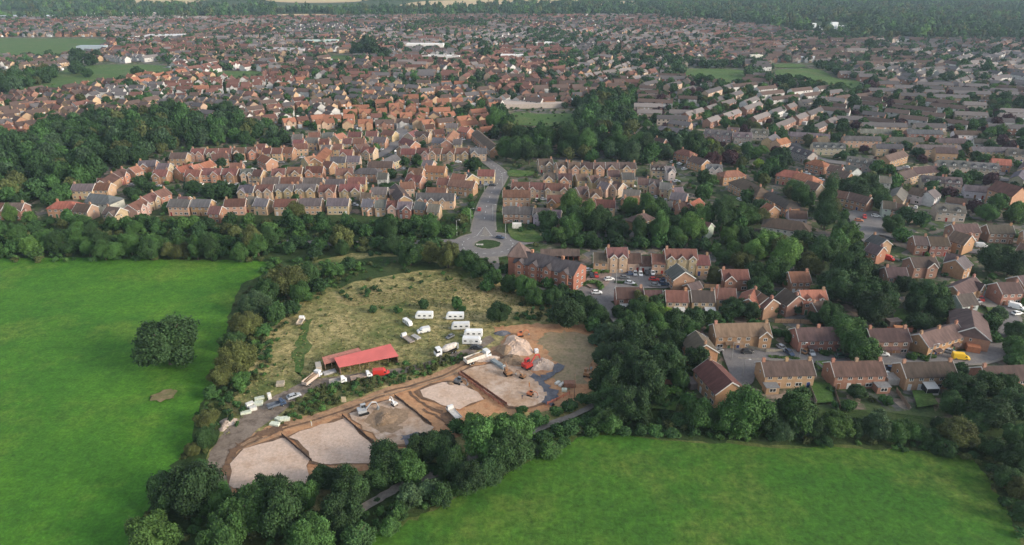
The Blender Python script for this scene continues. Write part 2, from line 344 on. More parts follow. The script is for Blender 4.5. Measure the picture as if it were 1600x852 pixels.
road('road', [(1360, 360), (1400, 372), (1450, 385), (1530, 395), (1600, 400), (1700, 405)], 6, M_asphalt)
road('road', [(1585, 470), (1600, 455), (1650, 440)], 6, M_asphalt)
road('road', [(585, 248), (600, 240), (617, 226), (628, 208), (622, 196), (600, 188)], [6, 7, 9, 8, 6], M_asphalt)
road('road', [(1240, 215), (1245, 235), (1290, 252), (1380, 262), (1440, 268), (1600, 285), (1800, 310)], 9, M_asphalt)
road('road', [(1240, 215), (1185, 190), (1150, 172), (1165, 150), (1180, 135)], 9, M_asphalt)
for n, pts in (('sports_field', [(1045, 109), (1155, 110), (1180, 122), (1157, 134), (1110, 130), (1072, 124)]), ('sports_field', [(1215, 110), (1277, 109), (1307, 124), (1340, 127), (1345, 137), (1310, 137), (1262, 125), (1222, 124)]),
               ('bowling_green', [(1214, 101), (1250, 101), (1256, 106), (1212, 106)]), ('sports_field', [(-80, 63), (80, 61), (165, 63), (150, 77), (110, 83), (40, 88), (-80, 88)]),
               ('park', [(28, 143), (80, 118), (140, 103), (255, 103), (262, 112), (200, 121), (170, 128), (80, 141)]), ('school_field', [(800, 178), (850, 179), (905, 180), (900, 197), (800, 195)]),
               ('green', [(345, 113), (410, 113), (400, 122), (340, 123)]), ('green', [(690, 22), (700, 18), (760, 18), (770, 22)]), ('green', [(430, 10), (560, 9), (560, 14), (430, 15)]),
               ('green', [(0, 19), (70, 19), (60, 25), (0, 25)]), ('green', [(520, 88), (545, 88), (540, 97), (520, 97)]), ('green', [(820, 268), (835, 266), (830, 276), (796, 277), (796, 267)]), ('verge', [(795, 352), (820, 352), (842, 368), (850, 378), (820, 380), (798, 372)])):
    sheet(n, pts, M_lawn, 0)
for pts in ([(186, -3), (320, -3), (290, 7), (205, 8)], [(610, 14), (655, 3), (730, 0), (800, -3), (790, 6), (700, 13)], [(-100, -6), (160, -6), (60, 3), (-100, 4)], [(940, 3), (1000, 3), (995, 8), (940, 8)], [(420, -4), (580, -8), (560, 3), (440, 4)], [(1280, -4), (1330, -4), (1325, 3), (1285, 3)],
            [(1315, 59), (1400, 61), (1550, 61), (1560, 63), (1400, 64), (1315, 62)], [(820, -6), (900, -6), (900, 3), (830, 4)], [(430, 23), (520, 23), (515, 27), (430, 27)]):
    sheet('corn_field', pts, M_corn, 0)

# haze: the air between the camera and the far town
hm = bpy.data.materials.new("haze_air"); hm.use_nodes = True; ht = hm.node_tree; ht.nodes.clear()
ho = ht.nodes.new("ShaderNodeOutputMaterial"); pv = ht.nodes.new("ShaderNodeVolumePrincipled")
pv.inputs['Color'].default_value = (.62, .80, 1, 1); pv.inputs['Density'].default_value = .00008; pv.inputs['Anisotropy'].default_value = .2
ht.links.new(pv.outputs[0], ho.inputs['Volume'])
hb = MB().box(-6500, 6500, -800, 9500, -1, 125).obj('haze', [hm]); tag(hb, kind='stuff', label='thin bluish summer haze over the far town', cat='haze')

# ------------------------------------------------------------------ words
ORD = "first second third fourth fifth sixth seventh eighth ninth tenth eleventh twelfth thirteenth fourteenth fifteenth sixteenth seventeenth eighteenth nineteenth twentieth".split()
TENS = {2: 'twenty', 3: 'thirty', 4: 'forty', 5: 'fifty', 6: 'sixty', 7: 'seventy', 8: 'eighty', 9: 'ninety'}
def ordw(n):
    if n <= 20: return ORD[n-1]
    if n < 100:
        t, u = divmod(n, 10)
        return TENS[t][:-1]+'ieth' if u == 0 else TENS[t]+'-'+ORD[u-1]
    return 'hundred-and-'+ordw(n-100)

# ------------------------------------------------------------------ houses
ROOFC = {'r': ((.130, .064, .050), 'red'), 'b': ((.095, .066, .055), 'brown'), 'g': ((.105, .096, .096), 'grey'), 'o': ((.26, .115, .070), 'orange'), 'p': ((.175, .155, .148), 'fawn'), 't': ((.18, .112, .08), 'tan')}
WALLC = {'k': ((.27, .15, .108), 'red-brick'), 'y': ((.45, .315, .20), 'buff-brick'), 'w': ((.50, .485, .46), 'white-walled'), 'o': ((.37, .212, .13), 'orange-brick'), 'f': ((.34, .285, .24), 'fawn-walled'), 'p': ((.40, .285, .205), 'pale-brick')}
def win_mesh(w, h):
    mb = MB(); t = .15
    mb.box(-w/2, w/2, -.06, .05, -h/2, h/2, 0)
    k = 2 if w > 1 else 1
    for i in range(k):
        a = -w/2+t+i*(w-t)/k; mb.box(a, a+(w-t)/k-t, -.075, -.05, -h/2+t, h/2-t, 1)
    return mb.mesh('window', [M_white, M_glass])
WM = {k: win_mesh(*v) for k, v in {'n': (1.35, 1.2), 's': (.75, 1.0), 'b': (2.1, 1.3)}.items()}
DOOR = MB().box(-.5, .5, -.07, .05, 0, 2.05, 0).box(-.58, .58, -.04, .04, 0, 2.15, 1).mesh('door', [M_dull, M_white])
rnd = random.Random(11)
def gable_roof(mb, L, W, E, Rz, o=.35, e=.3, th=.18, axis='x', off=0, x0=None, x1=None):
    t = (Rz-E)/(W/2); x0 = -L/2-e if x0 is None else x0; x1 = L/2+e if x1 is None else x1
    prof = [(-W/2-o, E-o*t), (-W/2-o, E-o*t+th), (0, Rz+th), (W/2+o, E-o*t+th), (W/2+o, E-o*t), (0, Rz)]
    vs = []
    for x in (x0, x1):
        for (y, z) in prof: vs.append((x, y+off, z) if axis == 'x' else (y+off, x, z))
    fs = [(i, (i+1) % 6, (i+1) % 6+6, i+6) for i in range(6)]+[(0, 5, 2, 1), (5, 4, 3, 2), (7, 8, 11, 6), (8, 9, 10, 11)]
    if axis == 'y': pass
    else: fs = [f[::-1] for f in fs]
    mb.add(vs, fs)
def verge(mb, W, E, Rz, o, x, off=0, axis='y', s=1):
    t = (Rz-E)/(W/2); d = .07
    for sg in (-1, 1):
        a = [(sg*(W/2+o), E-o*t-.18), (sg*(W/2+o), E-o*t+.2), (0, Rz+.24), (0, Rz-.16)]
        vs = [(p+off, x+q, z) if axis == 'y' else (x+q, p+off, z) for q in (-d, 0) for p, z in a]
        mb.add(vs, [(0, 1, 2, 3), (7, 6, 5, 4), (0, 4, 5, 1), (1, 5, 6, 2), (2, 6, 7, 3), (3, 7, 4, 0)])
HOUSES = []; taken = []
def build_house(x, y, rz, L, W=8.0, E=5.0, Rz=7.6, roof='r', wall='k', hipl=False, hipr=False, gables=(), dorm=0, chim=1, label='', group=None, cat='house', near=True, name='house', porch=False, windows=True, ext=None, color=None):
    root = thing(name, label, cat, (x, y, GZ(x, y)), rz, group); HOUSES.append(root)
    jr = lambda c, v=.12: tuple(max(.01, k*rnd.uniform(1-v, 1+v)) for k in c)
    rc = jr(ROOFC[roof][0]); wc = jr(WALLC[wall][0], .1)
    if color: wc = color
    mb = MB(); mb.box(-L/2, L/2, -W/2, W/2, 0, E)
    for s, hp in ((-1, hipl), (1, hipr)):
        if not hp:
            mb.add([(s*L/2, -W/2, E), (s*L/2, W/2, E), (s*L/2, 0, Rz), (s*(L/2-.2), -W/2, E), (s*(L/2-.2), W/2, E), (s*(L/2-.2), 0, Rz)], [(0, 1, 2), (5, 4, 3), (0, 2, 5, 3), (2, 1, 4, 5)])
    mb.obj('wall', [M_wall], root, color=wc)
    rb = MB()
    if not hipl and not hipr: gable_roof(rb, L, W, E, Rz)
    else:
        o = .4; hx = W/2*.9; xl = -L/2+(hx if hipl else -.3); xr = L/2-(hx if hipr else -.3); bl = -L/2-(o if hipl else .3); br = L/2+(o if hipr else .3); e0 = E-.15
        rb.add([(bl, -W/2-o, e0), (br, -W/2-o, e0), (br, W/2+o, e0), (bl, W/2+o, e0), (bl, -W/2-o, e0+.2), (br, -W/2-o, e0+.2), (br, W/2+o, e0+.2), (bl, W/2+o, e0+.2), (xl, 0, Rz), (xr, 0, Rz)],
               [(3, 2, 1, 0), (0, 1, 5, 4), (1, 2, 6, 5), (2, 3, 7, 6), (3, 0, 4, 7), (4, 5, 9, 8), (6, 7, 8, 9), (5, 6, 9), (7, 4, 8)])
    ro = rb.obj('roof', [M_roof], root, color=rc)
    if not (hipl and hipr) and near:
        vb = MB()
        if not hipr: verge(vb, W, E, Rz, .35, L/2+.37, 0, 'x'); vb.obj('bargeboard', [M_white], root); vb = MB()
        if not hipl: verge(vb, W, E, Rz, .35, -L/2-.30, 0, 'x'); vb.obj('bargeboard', [M_white], root)
    for k in range(chim):
        cxp = (-L/2+.6 if k == 0 else L/2-.6) if chim < 3 else -L/2+.5+(L-1)*k/(chim-1)
        if chim == 1 and rnd.random() < .5: cxp = L/2-.6
        if hipl: cxp = max(cxp, -L/2+W/2)
        if hipr: cxp = min(cxp, L/2-W/2)
        c = MB().box(cxp-.45, cxp+.45, -.35, .35, Rz-.9, Rz+1.0).box(cxp-.52, cxp+.52, -.42, .42, Rz+1.0, Rz+1.12)
        c.tube((cxp-.2, 0, Rz+1.12), (cxp-.2, 0, Rz+1.5), .13, .1).tube((cxp+.2, 0, Rz+1.12), (cxp+.2, 0, Rz+1.5), .13, .1); c.obj('chimney', [M_wall], ro, color=jr((.36, .2, .13)))
    blocked = []
    for (fx, gw, pr) in gables:
        gx = -L/2+L*fx; gx = min(max(gx, -L/2+gw/2+.05), L/2-gw/2-.05); gE = E-.05; gR = min(Rz-.25, gE+gw/2*.95)
        yf = -W/2-pr; yb = -(1-(gR-E)/(Rz-E))*W/2
        m2 = MB(); m2.box(gx-gw/2, gx+gw/2, yf, -W/2+.02, 0, gE)
        m2.add([(gx-gw/2, yf, gE), (gx+gw/2, yf, gE), (gx, yf, gR), (gx-gw/2, yf+.2, gE), (gx+gw/2, yf+.2, gE), (gx, yf+.2, gR)], [(0, 1, 2), (5, 4, 3), (0, 2, 5, 3), (2, 1, 4, 5)])
        m2.obj('front_gable', [M_wall], root, color=wc)
        m3 = MB(); gable_roof(m3, 0, gw, gE, gR+.03, .3, 0, .15, 'y', gx, yf-.3, yb+.3); m3.obj('gable_roof', [M_roof], root, color=rc)
        m4 = MB(); verge(m4, gw, gE, gR, .3, yf-.31, gx, 'y'); m4.obj('gable_board', [M_white], root)
        blocked.append((gx-gw/2-.6, gx+gw/2+.6))
        if windows:
            for zz in ([1.4, 3.9] if E > 4 else [1.4])+([6.6] if E > 7.4 else []): link('window', WM['n' if gw > 3 else 's'], root, (gx, yf, zz))
    st = 3 if E > 7.4 else (2 if E > 4 else 1)
    if windows:
        n = max(2, int(round(L/(3.0 if near else 3.4)))); dpos = rnd.choice(range(n)) if n > 1 else 0
        for i in range(n):
            wx = -L/2+L*(i+.5)/n
            if any(a < wx < b for a, b in blocked): continue
            for k in range(st):
                zz = 1.4+2.5*k
                if k == 0 and (i == dpos or (L > 13 and i % 3 == 1)):
                    d = link('door', DOOR, root, (wx, -W/2, 0)); d.color = (*rnd.choice([(.25, .03, .02), (.5, .5, .5), (.03, .05, .15), (.05, .12, .06), (.2, .1, .05)]), 1)
                    if porch: MB().box(wx-1.6, wx+1.6, -W/2-1.4, -W/2-.01, 2.35, 2.5).add([(wx-1.6, -W/2-1.4, 2.5), (wx+1.6, -W/2-1.4, 2.5), (wx+1.6, -W/2-.01, 3.0), (wx-1.6, -W/2-.01, 3.0), (wx-1.6, -W/2-.01, 2.5), (wx+1.6, -W/2-.01, 2.5)], [(0, 1, 2, 3), (0, 3, 4), (1, 5, 2), (3, 2, 5, 4)]).box(wx-1.5, wx-1.4, -W/2-1.35, -W/2-1.25, 0, 2.35).box(wx+1.4, wx+1.5, -W/2-1.35, -W/2-1.25, 0, 2.35).obj('porch', [M_roof], root, color=rc)
                else: link('window', WM[rnd.choice('nnb') if k == 0 else 'n'], root, (wx, -W/2, zz))
        if near:
            for s in (-1, 1):
                if not (hipl if s < 0 else hipr) or True:
                    q = link('window', WM['s'], root, (s*L/2, rnd.uniform(-1.2, 1.2), 3.9 if st > 1 else 1.5)); q.rotation_euler = (0, 0, s*math.pi/2)
    for i in range(dorm):
        dx = -L/2+L*(i+.5)/dorm; z0 = E+.4; yy = -W/2*(1-(.9)/(Rz-E)*.8)
        dm = MB().box(dx-.8, dx+.8, yy-.6, yy+1.6, E, E+1.5).obj('dormer', [M_white], root)
        link('window', WM['s'], dm, (dx, yy-.6, E+.95))
        m3 = MB(); gable_roof(m3, 0, 1.6, E+1.5, E+2.2, .2, 0, .1, 'y', dx, yy-.85, yy+2.2); m3.obj('dormer_roof', [M_roof], dm, color=rc)
    if ext:
        for (x0, x1, y0, y1, hh, kind) in ext:
            if kind == 'c':
                MB().box(x0, x1, y0, y1, 0, .6).box(x0+.05, x0+.12, y0, y0+.07, .6, hh).box(x1-.12, x1-.05, y0, y0+.07, .6, hh).obj('conservatory_base', [M_white], root)
                c = MB(); c.box(x0+.08, x1-.08, y0+.08, y1, .6, hh); c.add([(x0, y0, hh), (x1, y0, hh), (x1, y1, hh+.7), (x0, y1, hh+.7)], [(0, 1, 2, 3)], 1); c.obj('conservatory', [M_glass, M_white], root)
            else:
                MB().box(x0, x1, y0, y1, 0, hh).obj('extension', [M_wall], root, color=wc)
                MB().box(x0-.15, x1+.15, y0-.15, y1, hh, hh+.18).obj('flat_roof', [M_dull], root, color=(.2, .2, .2)); link('window', WM['b'], root, ((x0+x1)/2, y0, 1.5))
    return root
ROWS = {}
def houses(rowname, ox, oy, k, spec, near=True, **base):
    """spec: 'x1 y1 x2 y2 RW opts; ...' zoomed photo pixels of the two ridge ends"""
    items = []
    for it in spec.split(';'):
        f = it.split()
        if not f: continue
        x1, y1, x2, y2 = map(float, f[:4]); code = f[4]; op = dict(base); gs = []; hl = hr = False
        for q in f[5:]:
            if q[0] == 'G': gs.append((float(q[1:]), 4.2, .8))
            elif q[0] == 'g': gs.append((float(q[1:]), 2.8, .4))
            elif q == 'H': hl = hr = True
            elif q == 'hl': hl = True
            elif q == 'hr': hr = True
            elif q[0] == 'W': op['W'] = float(q[1:])
            elif q[0] == 'E': op['E'] = float(q[1:])
            elif q[0] == 'C': op['chim'] = int(q[1:])
            elif q[0] == 'D': op['dorm'] = int(q[1:])
            elif q[0] == 'X': op['ext'] = [('c' if q[1] == 'c' else 'f', float(q[2:]))]
        W = op.get('W', 8.0); E = op.get('E', 5.0); Rz = op.pop('Rz', None) or E+W*.34; op['Rz'] = Rz
        p1 = P(ox+x1/k, oy+y1/k, Rz); p2 = P(ox+x2/k, oy+y2/k, Rz); d = p2-p1; L = float(np.linalg.norm(d)); a = math.atan2(d[1], d[0])
        if L < 5.5 : L = 5.5
        c = (p1+p2)/2; u = np.array([math.cos(a), math.sin(a)])
        if hl: L += W*.4; c = c-u*W*.2
        if hr: L += W*.4; c = c+u*W*.2
        if abs(a) > math.pi/2: a += math.pi; hl, hr = hr, hl
        if 'ext' in op:
            q, fx = op['ext'][0]; exx = -L/2+L*fx; op['ext'] = [(exx-2, exx+2, -W/2-3, -W/2+.02, 2.3, q)]
        items.append((ox+x1/k, c, a, L, code, gs, hl, hr, op))
    items.sort(key=lambda t: t[0])
    for i, (_, c, a, L, code, gs, hl, hr, op) in enumerate(items):
        kind = 'terrace' if L > 19 else ('bungalow' if op.get('E', 5) < 3.5 else 'house')
        bits = ROOFC[code[0]][1]+'-roofed '+WALLC[code[1]][1]+(' gabled ' if gs else ' ')+kind
        lab = bits+', '+(ordw(i+1)+' from left in ' if len(items) > 1 else 'in ')+rowname
        build_house(c[0], c[1], a, L, roof=code[0], wall=code[1], gables=gs, hipl=hl, hipr=hr, label=lab, group=op.pop('group', None) or 'houses in '+rowname, near=near, name='terraced_row' if kind == 'terrace' else kind, cat=kind, **op)
        taken.append((c[0], c[1], L/2+3))

B = dict(ox=400, oy=200, k=4)
houses('the front row behind the scrub belt', **B, spec="0 440 80 444 gy; 120 445 255 445 ry; 275 440 410 440 gy; 450 440 580 440 gy; 670 445 735 447 gy; 750 450 815 450 gy; 828 455 880 455 rp G.5; 892 460 975 462 gk G.8; 1000 460 1065 465 go; 1080 475 1150 478 gy")
houses('the white-gabled second row', **B, spec="5 355 110 355 ry G.75 g.2; 130 352 235 352 gy G.75 g.2; 255 350 375 352 gy G.8 g.3 g.1; 400 355 500 357 ry G.7; 525 352 650 352 ry G.85 g.3; 725 370 820 372 gy; 1010 405 1240 410 gp g.1 g.4 g.7; 660 405 720 405 bo E3", )
houses('the orange-walled group by the car yard', **B, spec="870 350 925 425 bo G.3; 900 340 985 335 rp")
houses('the third row of brown roofs', **B, spec="45 310 145 308 bp; 160 308 275 306 ry; 300 312 415 312 gy; 440 320 555 320 gy; 575 310 685 308 ry; 700 440 740 480 gy E3")
houses('the fourth row before the orange roof', **B, spec="0 260 35 262 ry; 100 255 180 252 ry G.6; 200 245 290 245 ry G.6; 315 240 420 240 ro G.2; 500 255 605 252 ro G.75; 650 248 745 250 go H; 770 280 815 280 gw")
houses('the cluster round the large orange roof', **B, spec="365 190 435 120 oo; 300 185 365 172 oy W9; 430 205 480 212 ro; 235 75 300 75 ry; 45 125 95 125 ry; 105 125 165 125 ry; 170 120 235 122 ro; 40 165 95 190 oo; 485 100 540 100 ry; 530 135 605 135 rp G.3; 670 122 745 128 rp G.5; 470 180 560 180 gy; 570 175 650 175 gp; 790 200 870 165 gy; 705 208 855 210 bo; 235 100 320 95 ry")
houses('the upper rows left of the side street', **B, spec="400 70 460 70 ry; 545 65 600 65 ry; 610 65 680 65 ro; 740 55 815 58 go; 490 45 540 30 oy; 310 60 390 62 gy; 330 30 400 28 ry; 420 30 480 30 gy; 580 25 660 25 ry; 690 20 760 20 ry; 800 10 870 20 ry; 620 110 690 95 ro; 230 40 290 38 gy; 420 105 470 108 gp")
houses('the upper rows right of the side street', **B, spec="920 60 995 85 ro; 1000 20 1085 25 bp G.7; 1110 60 1180 65 gp; 1190 75 1235 15 oo; 1235 70 1285 70 gy; 1380 12 1500 112 bo; 900 115 940 105 gy; 950 30 1000 10 rp; 1110 10 1170 5 ro; 1280 -10 1340 0 oo; 1050 -20 1110 -25 rp; 1190 -30 1260 -30 gp")
houses('the gabled row facing the parking court', **B, spec="910 130 995 130 ro; 1010 125 1085 128 rp G.8; 1090 125 1160 128 rp G.3; 1170 125 1245 128 rp G.7; 1255 125 1335 128 rp G.8; 1345 130 1440 130 gp G.2")
houses('the mixed group left of the main road', **B, spec="960 250 1045 255 ro G.3; 1060 235 1185 240 oo C2; 1230 285 1315 292 ro; 1325 275 1350 290 gy; 1390 260 1490 262 ry; 1140 312 1205 315 ro; 1215 320 1370 335 ro; 1070 372 1190 375 rp E3; 950 290 1040 300 ro G.5; 1050 200 1110 205 gp")
B = dict(ox=0, oy=200, k=4)
houses('the row at the far left edge', **B, spec="-60 465 30 470 ro; 35 470 150 468 bk G.9; 350 458 450 458 oo H; 480 472 570 478 bp; 565 408 680 418 gw hr W10")
houses('the yellow-walled group beside the wood', **B, spec="460 350 590 350 gy; 598 345 690 345 ry; 625 330 700 282 ry G.5; 705 280 765 252 ro G.5; 808 250 860 235 oy; 872 205 975 202 go G.35 C1; 990 220 1060 220 gy; 965 262 1050 262 ro G.2; 1070 155 1170 155 bo")
houses('the top row along the wood', **B, spec="1200 130 1280 130 rp G.7 g.2; 1292 130 1365 128 rp G.8 g.3; 1370 128 1448 126 ro; 1460 125 1530 122 ry G.3; 1545 120 1600 118 ro G.6; 1320 165 1420 155 ro; 1605 100 1660 100 ry")
houses('the orange-gabled row below the wood', **B, spec="1100 248 1190 225 oo; 1200 235 1240 225 oo; 1245 225 1315 202 oy; 1440 220 1515 218 ro; 1165 262 1255 262 ro G.45; 1268 252 1385 252 ro G.7; 1402 252 1490 255 ro G.6; 1512 255 1595 255 gp G.3 G.8")
houses('the front row left of the lamp post', **B, spec="670 490 750 500 bp G.8; 800 482 885 440 rp G.4 g.8; 885 432 955 400 rp G.6; 962 400 1030 376 ro; 1065 445 1190 448 gy; 1208 445 1320 448 go; 1315 488 1385 490 rk; 1408 445 1535 442 ry; 1540 430 1600 430 gy; 1500 358 1590 360 gp G.1; 1120 430 1180 430 bo")
B = dict(ox=800, oy=200, k=4)
houses('the top gabled row by the grove', **B, spec="165 195 250 192 bp G.7; 277 215 345 210 by G.4; 352 215 422 215 by G.6; 432 215 508 218 by G.3; 512 215 577 215 by G.5; 587 215 665 215 bo G.4; 672 215 770 215 bp G.4")
houses('the pink terraces right of the main road', **B, spec="0 338 108 340 rp g.25 g.6; 112 340 208 342 rp g.2; 212 345 355 350 rp g.1 G.95; -55 388 115 390 rp C2")
houses('the grey-roofed terrace beside the verge', **B, spec="-55 490 45 490 gk C2; 50 490 132 495 gp; 138 500 245 505 gw g.1; 245 512 298 515 gy G.7")
houses('the buff houses round the small courts', **B, spec="200 282 272 280 by G.3; 290 285 372 285 by G.4; 398 290 468 285 by; 480 300 540 292 by G.5; 600 265 670 265 by; 688 280 760 280 gy; 550 312 615 320 bp G.7; 640 332 692 345 bp G.5; 790 312 855 315 by; 870 318 935 325 gp G.3; 930 340 1000 345 gy; 220 420 330 420 ro G.2; 402 372 465 362 by G.6; 480 385 555 382 ry G.4; 430 455 515 450 ry G.2; 520 447 645 452 ry; 560 335 610 345 gp")
houses('the orange-walled houses by the garage court', **B, spec="700 382 800 390 go; 700 432 790 425 oo E3; 1000 400 1095 412 go; 1040 465 1120 462 ro; 1110 470 1170 440 oo; 1000 375 1060 370 gy; 830 448 1000 460 gw E2.6 W6 C0", near=True)
houses('the scattered houses among the central trees', **B, spec="600 40 680 40 by G.8; 692 40 770 40 bo G.4; 870 228 960 230 bp D3; 965 240 1000 238 gw G.5; 1060 130 1112 142 ro H; 1130 172 1218 200 bo; 1218 225 1310 228 gw G.3 G.8; 1335 268 1415 262 oo H; 1440 310 1560 370 bo H W11; 775 545 828 528 bo H; 1190 582 1230 592 rw; 900 60 960 70 bo; 1210 5 1380 20 gf D3; 1390 25 1500 30 gf D2; 1350 -5 1420 0 bw; 1500 5 1600 8 gf D2")
houses('the tall-gabled row behind the car park', 800, 200, 4, "525 780 582 782 by; 594 748 718 748 rp E7.5 g.3 g.75; 730 785 790 785 bp E4; 792 802 878 802 rw E3; 886 788 950 790 ry; 958 756 1150 758 rp E7.5 g.15 g.5 g.85; 1156 795 1216 795 ry")
B = dict(ox=800, oy=400, k=4)
houses('the row below the car park', **B, spec="652 198 815 198 bk C1 Xc.3; 830 215 935 215 bo C0 E4.6; 962 215 1095 218 ry Xc.6; 1122 215 1258 218 by Xc.8; 1272 200 1395 205 ry")
houses('the car park corner', **B, spec="1030 50 1082 100 go W9 C0; 1105 175 1160 160 bo E2.6 W5 C0")
houses('the tree-lined group right of the car park', **B, spec="1312 85 1470 85 rk G.25; 1480 268 1515 205 oo; 1515 205 1600 260 rk; 1730 100 1850 98 oo")
houses('the cul-de-sac beside the dark trees', **B, spec="1132 432 1185 485 ro E2.5 W5 C0; 1150 472 1212 555 bo W9 C1; 1232 645 1375 790 ro W9.5 C1")
B = dict(ox=1200, oy=400, k=4)
houses('the upper side of the curved close', **B, near=True, spec="-338 425 0 418 to C2 G.9; 175 450 455 445 bk C3 E4.8; 625 455 865 452 bk C2; 950 488 1180 422 bo C3 E4.8", porch=True)
houses('the lower side of the curved close', **B, spec="-38 660 268 652 bo C3 E4.7 Xf.1; 395 662 708 655 bk C3 E4.7 Xf.9; 836 668 1148 660 bo C2 E4.7 Xc.45; 1338 694 1640 680 bk C2 E4.7 Xf.6")
houses('the red-tiled cottages above the close', **B, spec="-40 235 30 270 rk; 110 205 190 250 bk W9; 200 215 355 213 ok D2 W9; 735 70 858 72 bk; 890 10 1040 5 bk G.7; 1175 25 1225 0 go; 1160 190 1290 130 bo G.85; 1175 245 1275 232 bw; 1268 325 1292 445 bk W11 hl; 1432 175 1560 170 bk; 1560 135 1640 125 bk G.5; 290 290 340 280 bk E3")
B = dict(ox=1200, oy=200, k=4)
houses('the brown-roofed estate at the right edge', **B, spec="660 665 740 700 go; 912 675 990 678 bk; 1000 680 1118 682 bk; 1150 602 1305 600 bk; 1165 650 1270 680 bo W10; 1370 605 1525 610 bk; 1120 780 1220 800 bo; 1600 640 1700 650 bo; 640 720 720 745 bo; 1600 720 1660 735 bk")
houses('the brick houses round the small car park', **B, spec="420 388 505 402 ro; 512 402 645 435 bo; 725 462 790 468 bw; 795 470 875 485 bo; 290 195 340 205 oo H; 250 330 330 350 bp; 20 395 140 460 bo H; 30 560 215 585 bw H W10; 130 515 240 520 rw E3; -5 470 40 490 oo; 700 300 768 305 gw")
houses('the long orange tiled villa roofs', **B, spec="100 260 190 270 oo H W9; 200 275 285 300 oo H W9; 390 230 470 245 bp; 440 260 520 280 bo")
houses('the grey terraces above the small car park', **B, spec="150 105 285 150 gf D3; 0 60 45 35 gy; 50 75 115 60 oy; 280 90 480 95 gf D4; 300 60 370 55 bo; 500 175 690 198 gf D4; 730 175 845 140 bo; 850 255 1050 235 bp; 820 280 900 258 bp; 960 295 1100 305 gf D2; 1105 305 1210 312 gf D2; 1060 205 1250 212 gf D3; 1255 212 1440 222 gf D3; 1045 120 1180 125 bo E7; 1435 330 1590 372 ro E8 W12 C0; 1230 355 1420 372 gw E4 W7 C0; 1050 475 1230 485 gf D2; 1400 190 1520 200 oo; 1500 130 1640 138 gf D2; 500 230 560 250 gw; 1290 65 1390 72 bw E3; 1120 430 1240 445 bw E3 W6 C0; 800 420 840 360 gp; 900 370 990 390 bw; 1000 400 1040 380 gw", near=False)

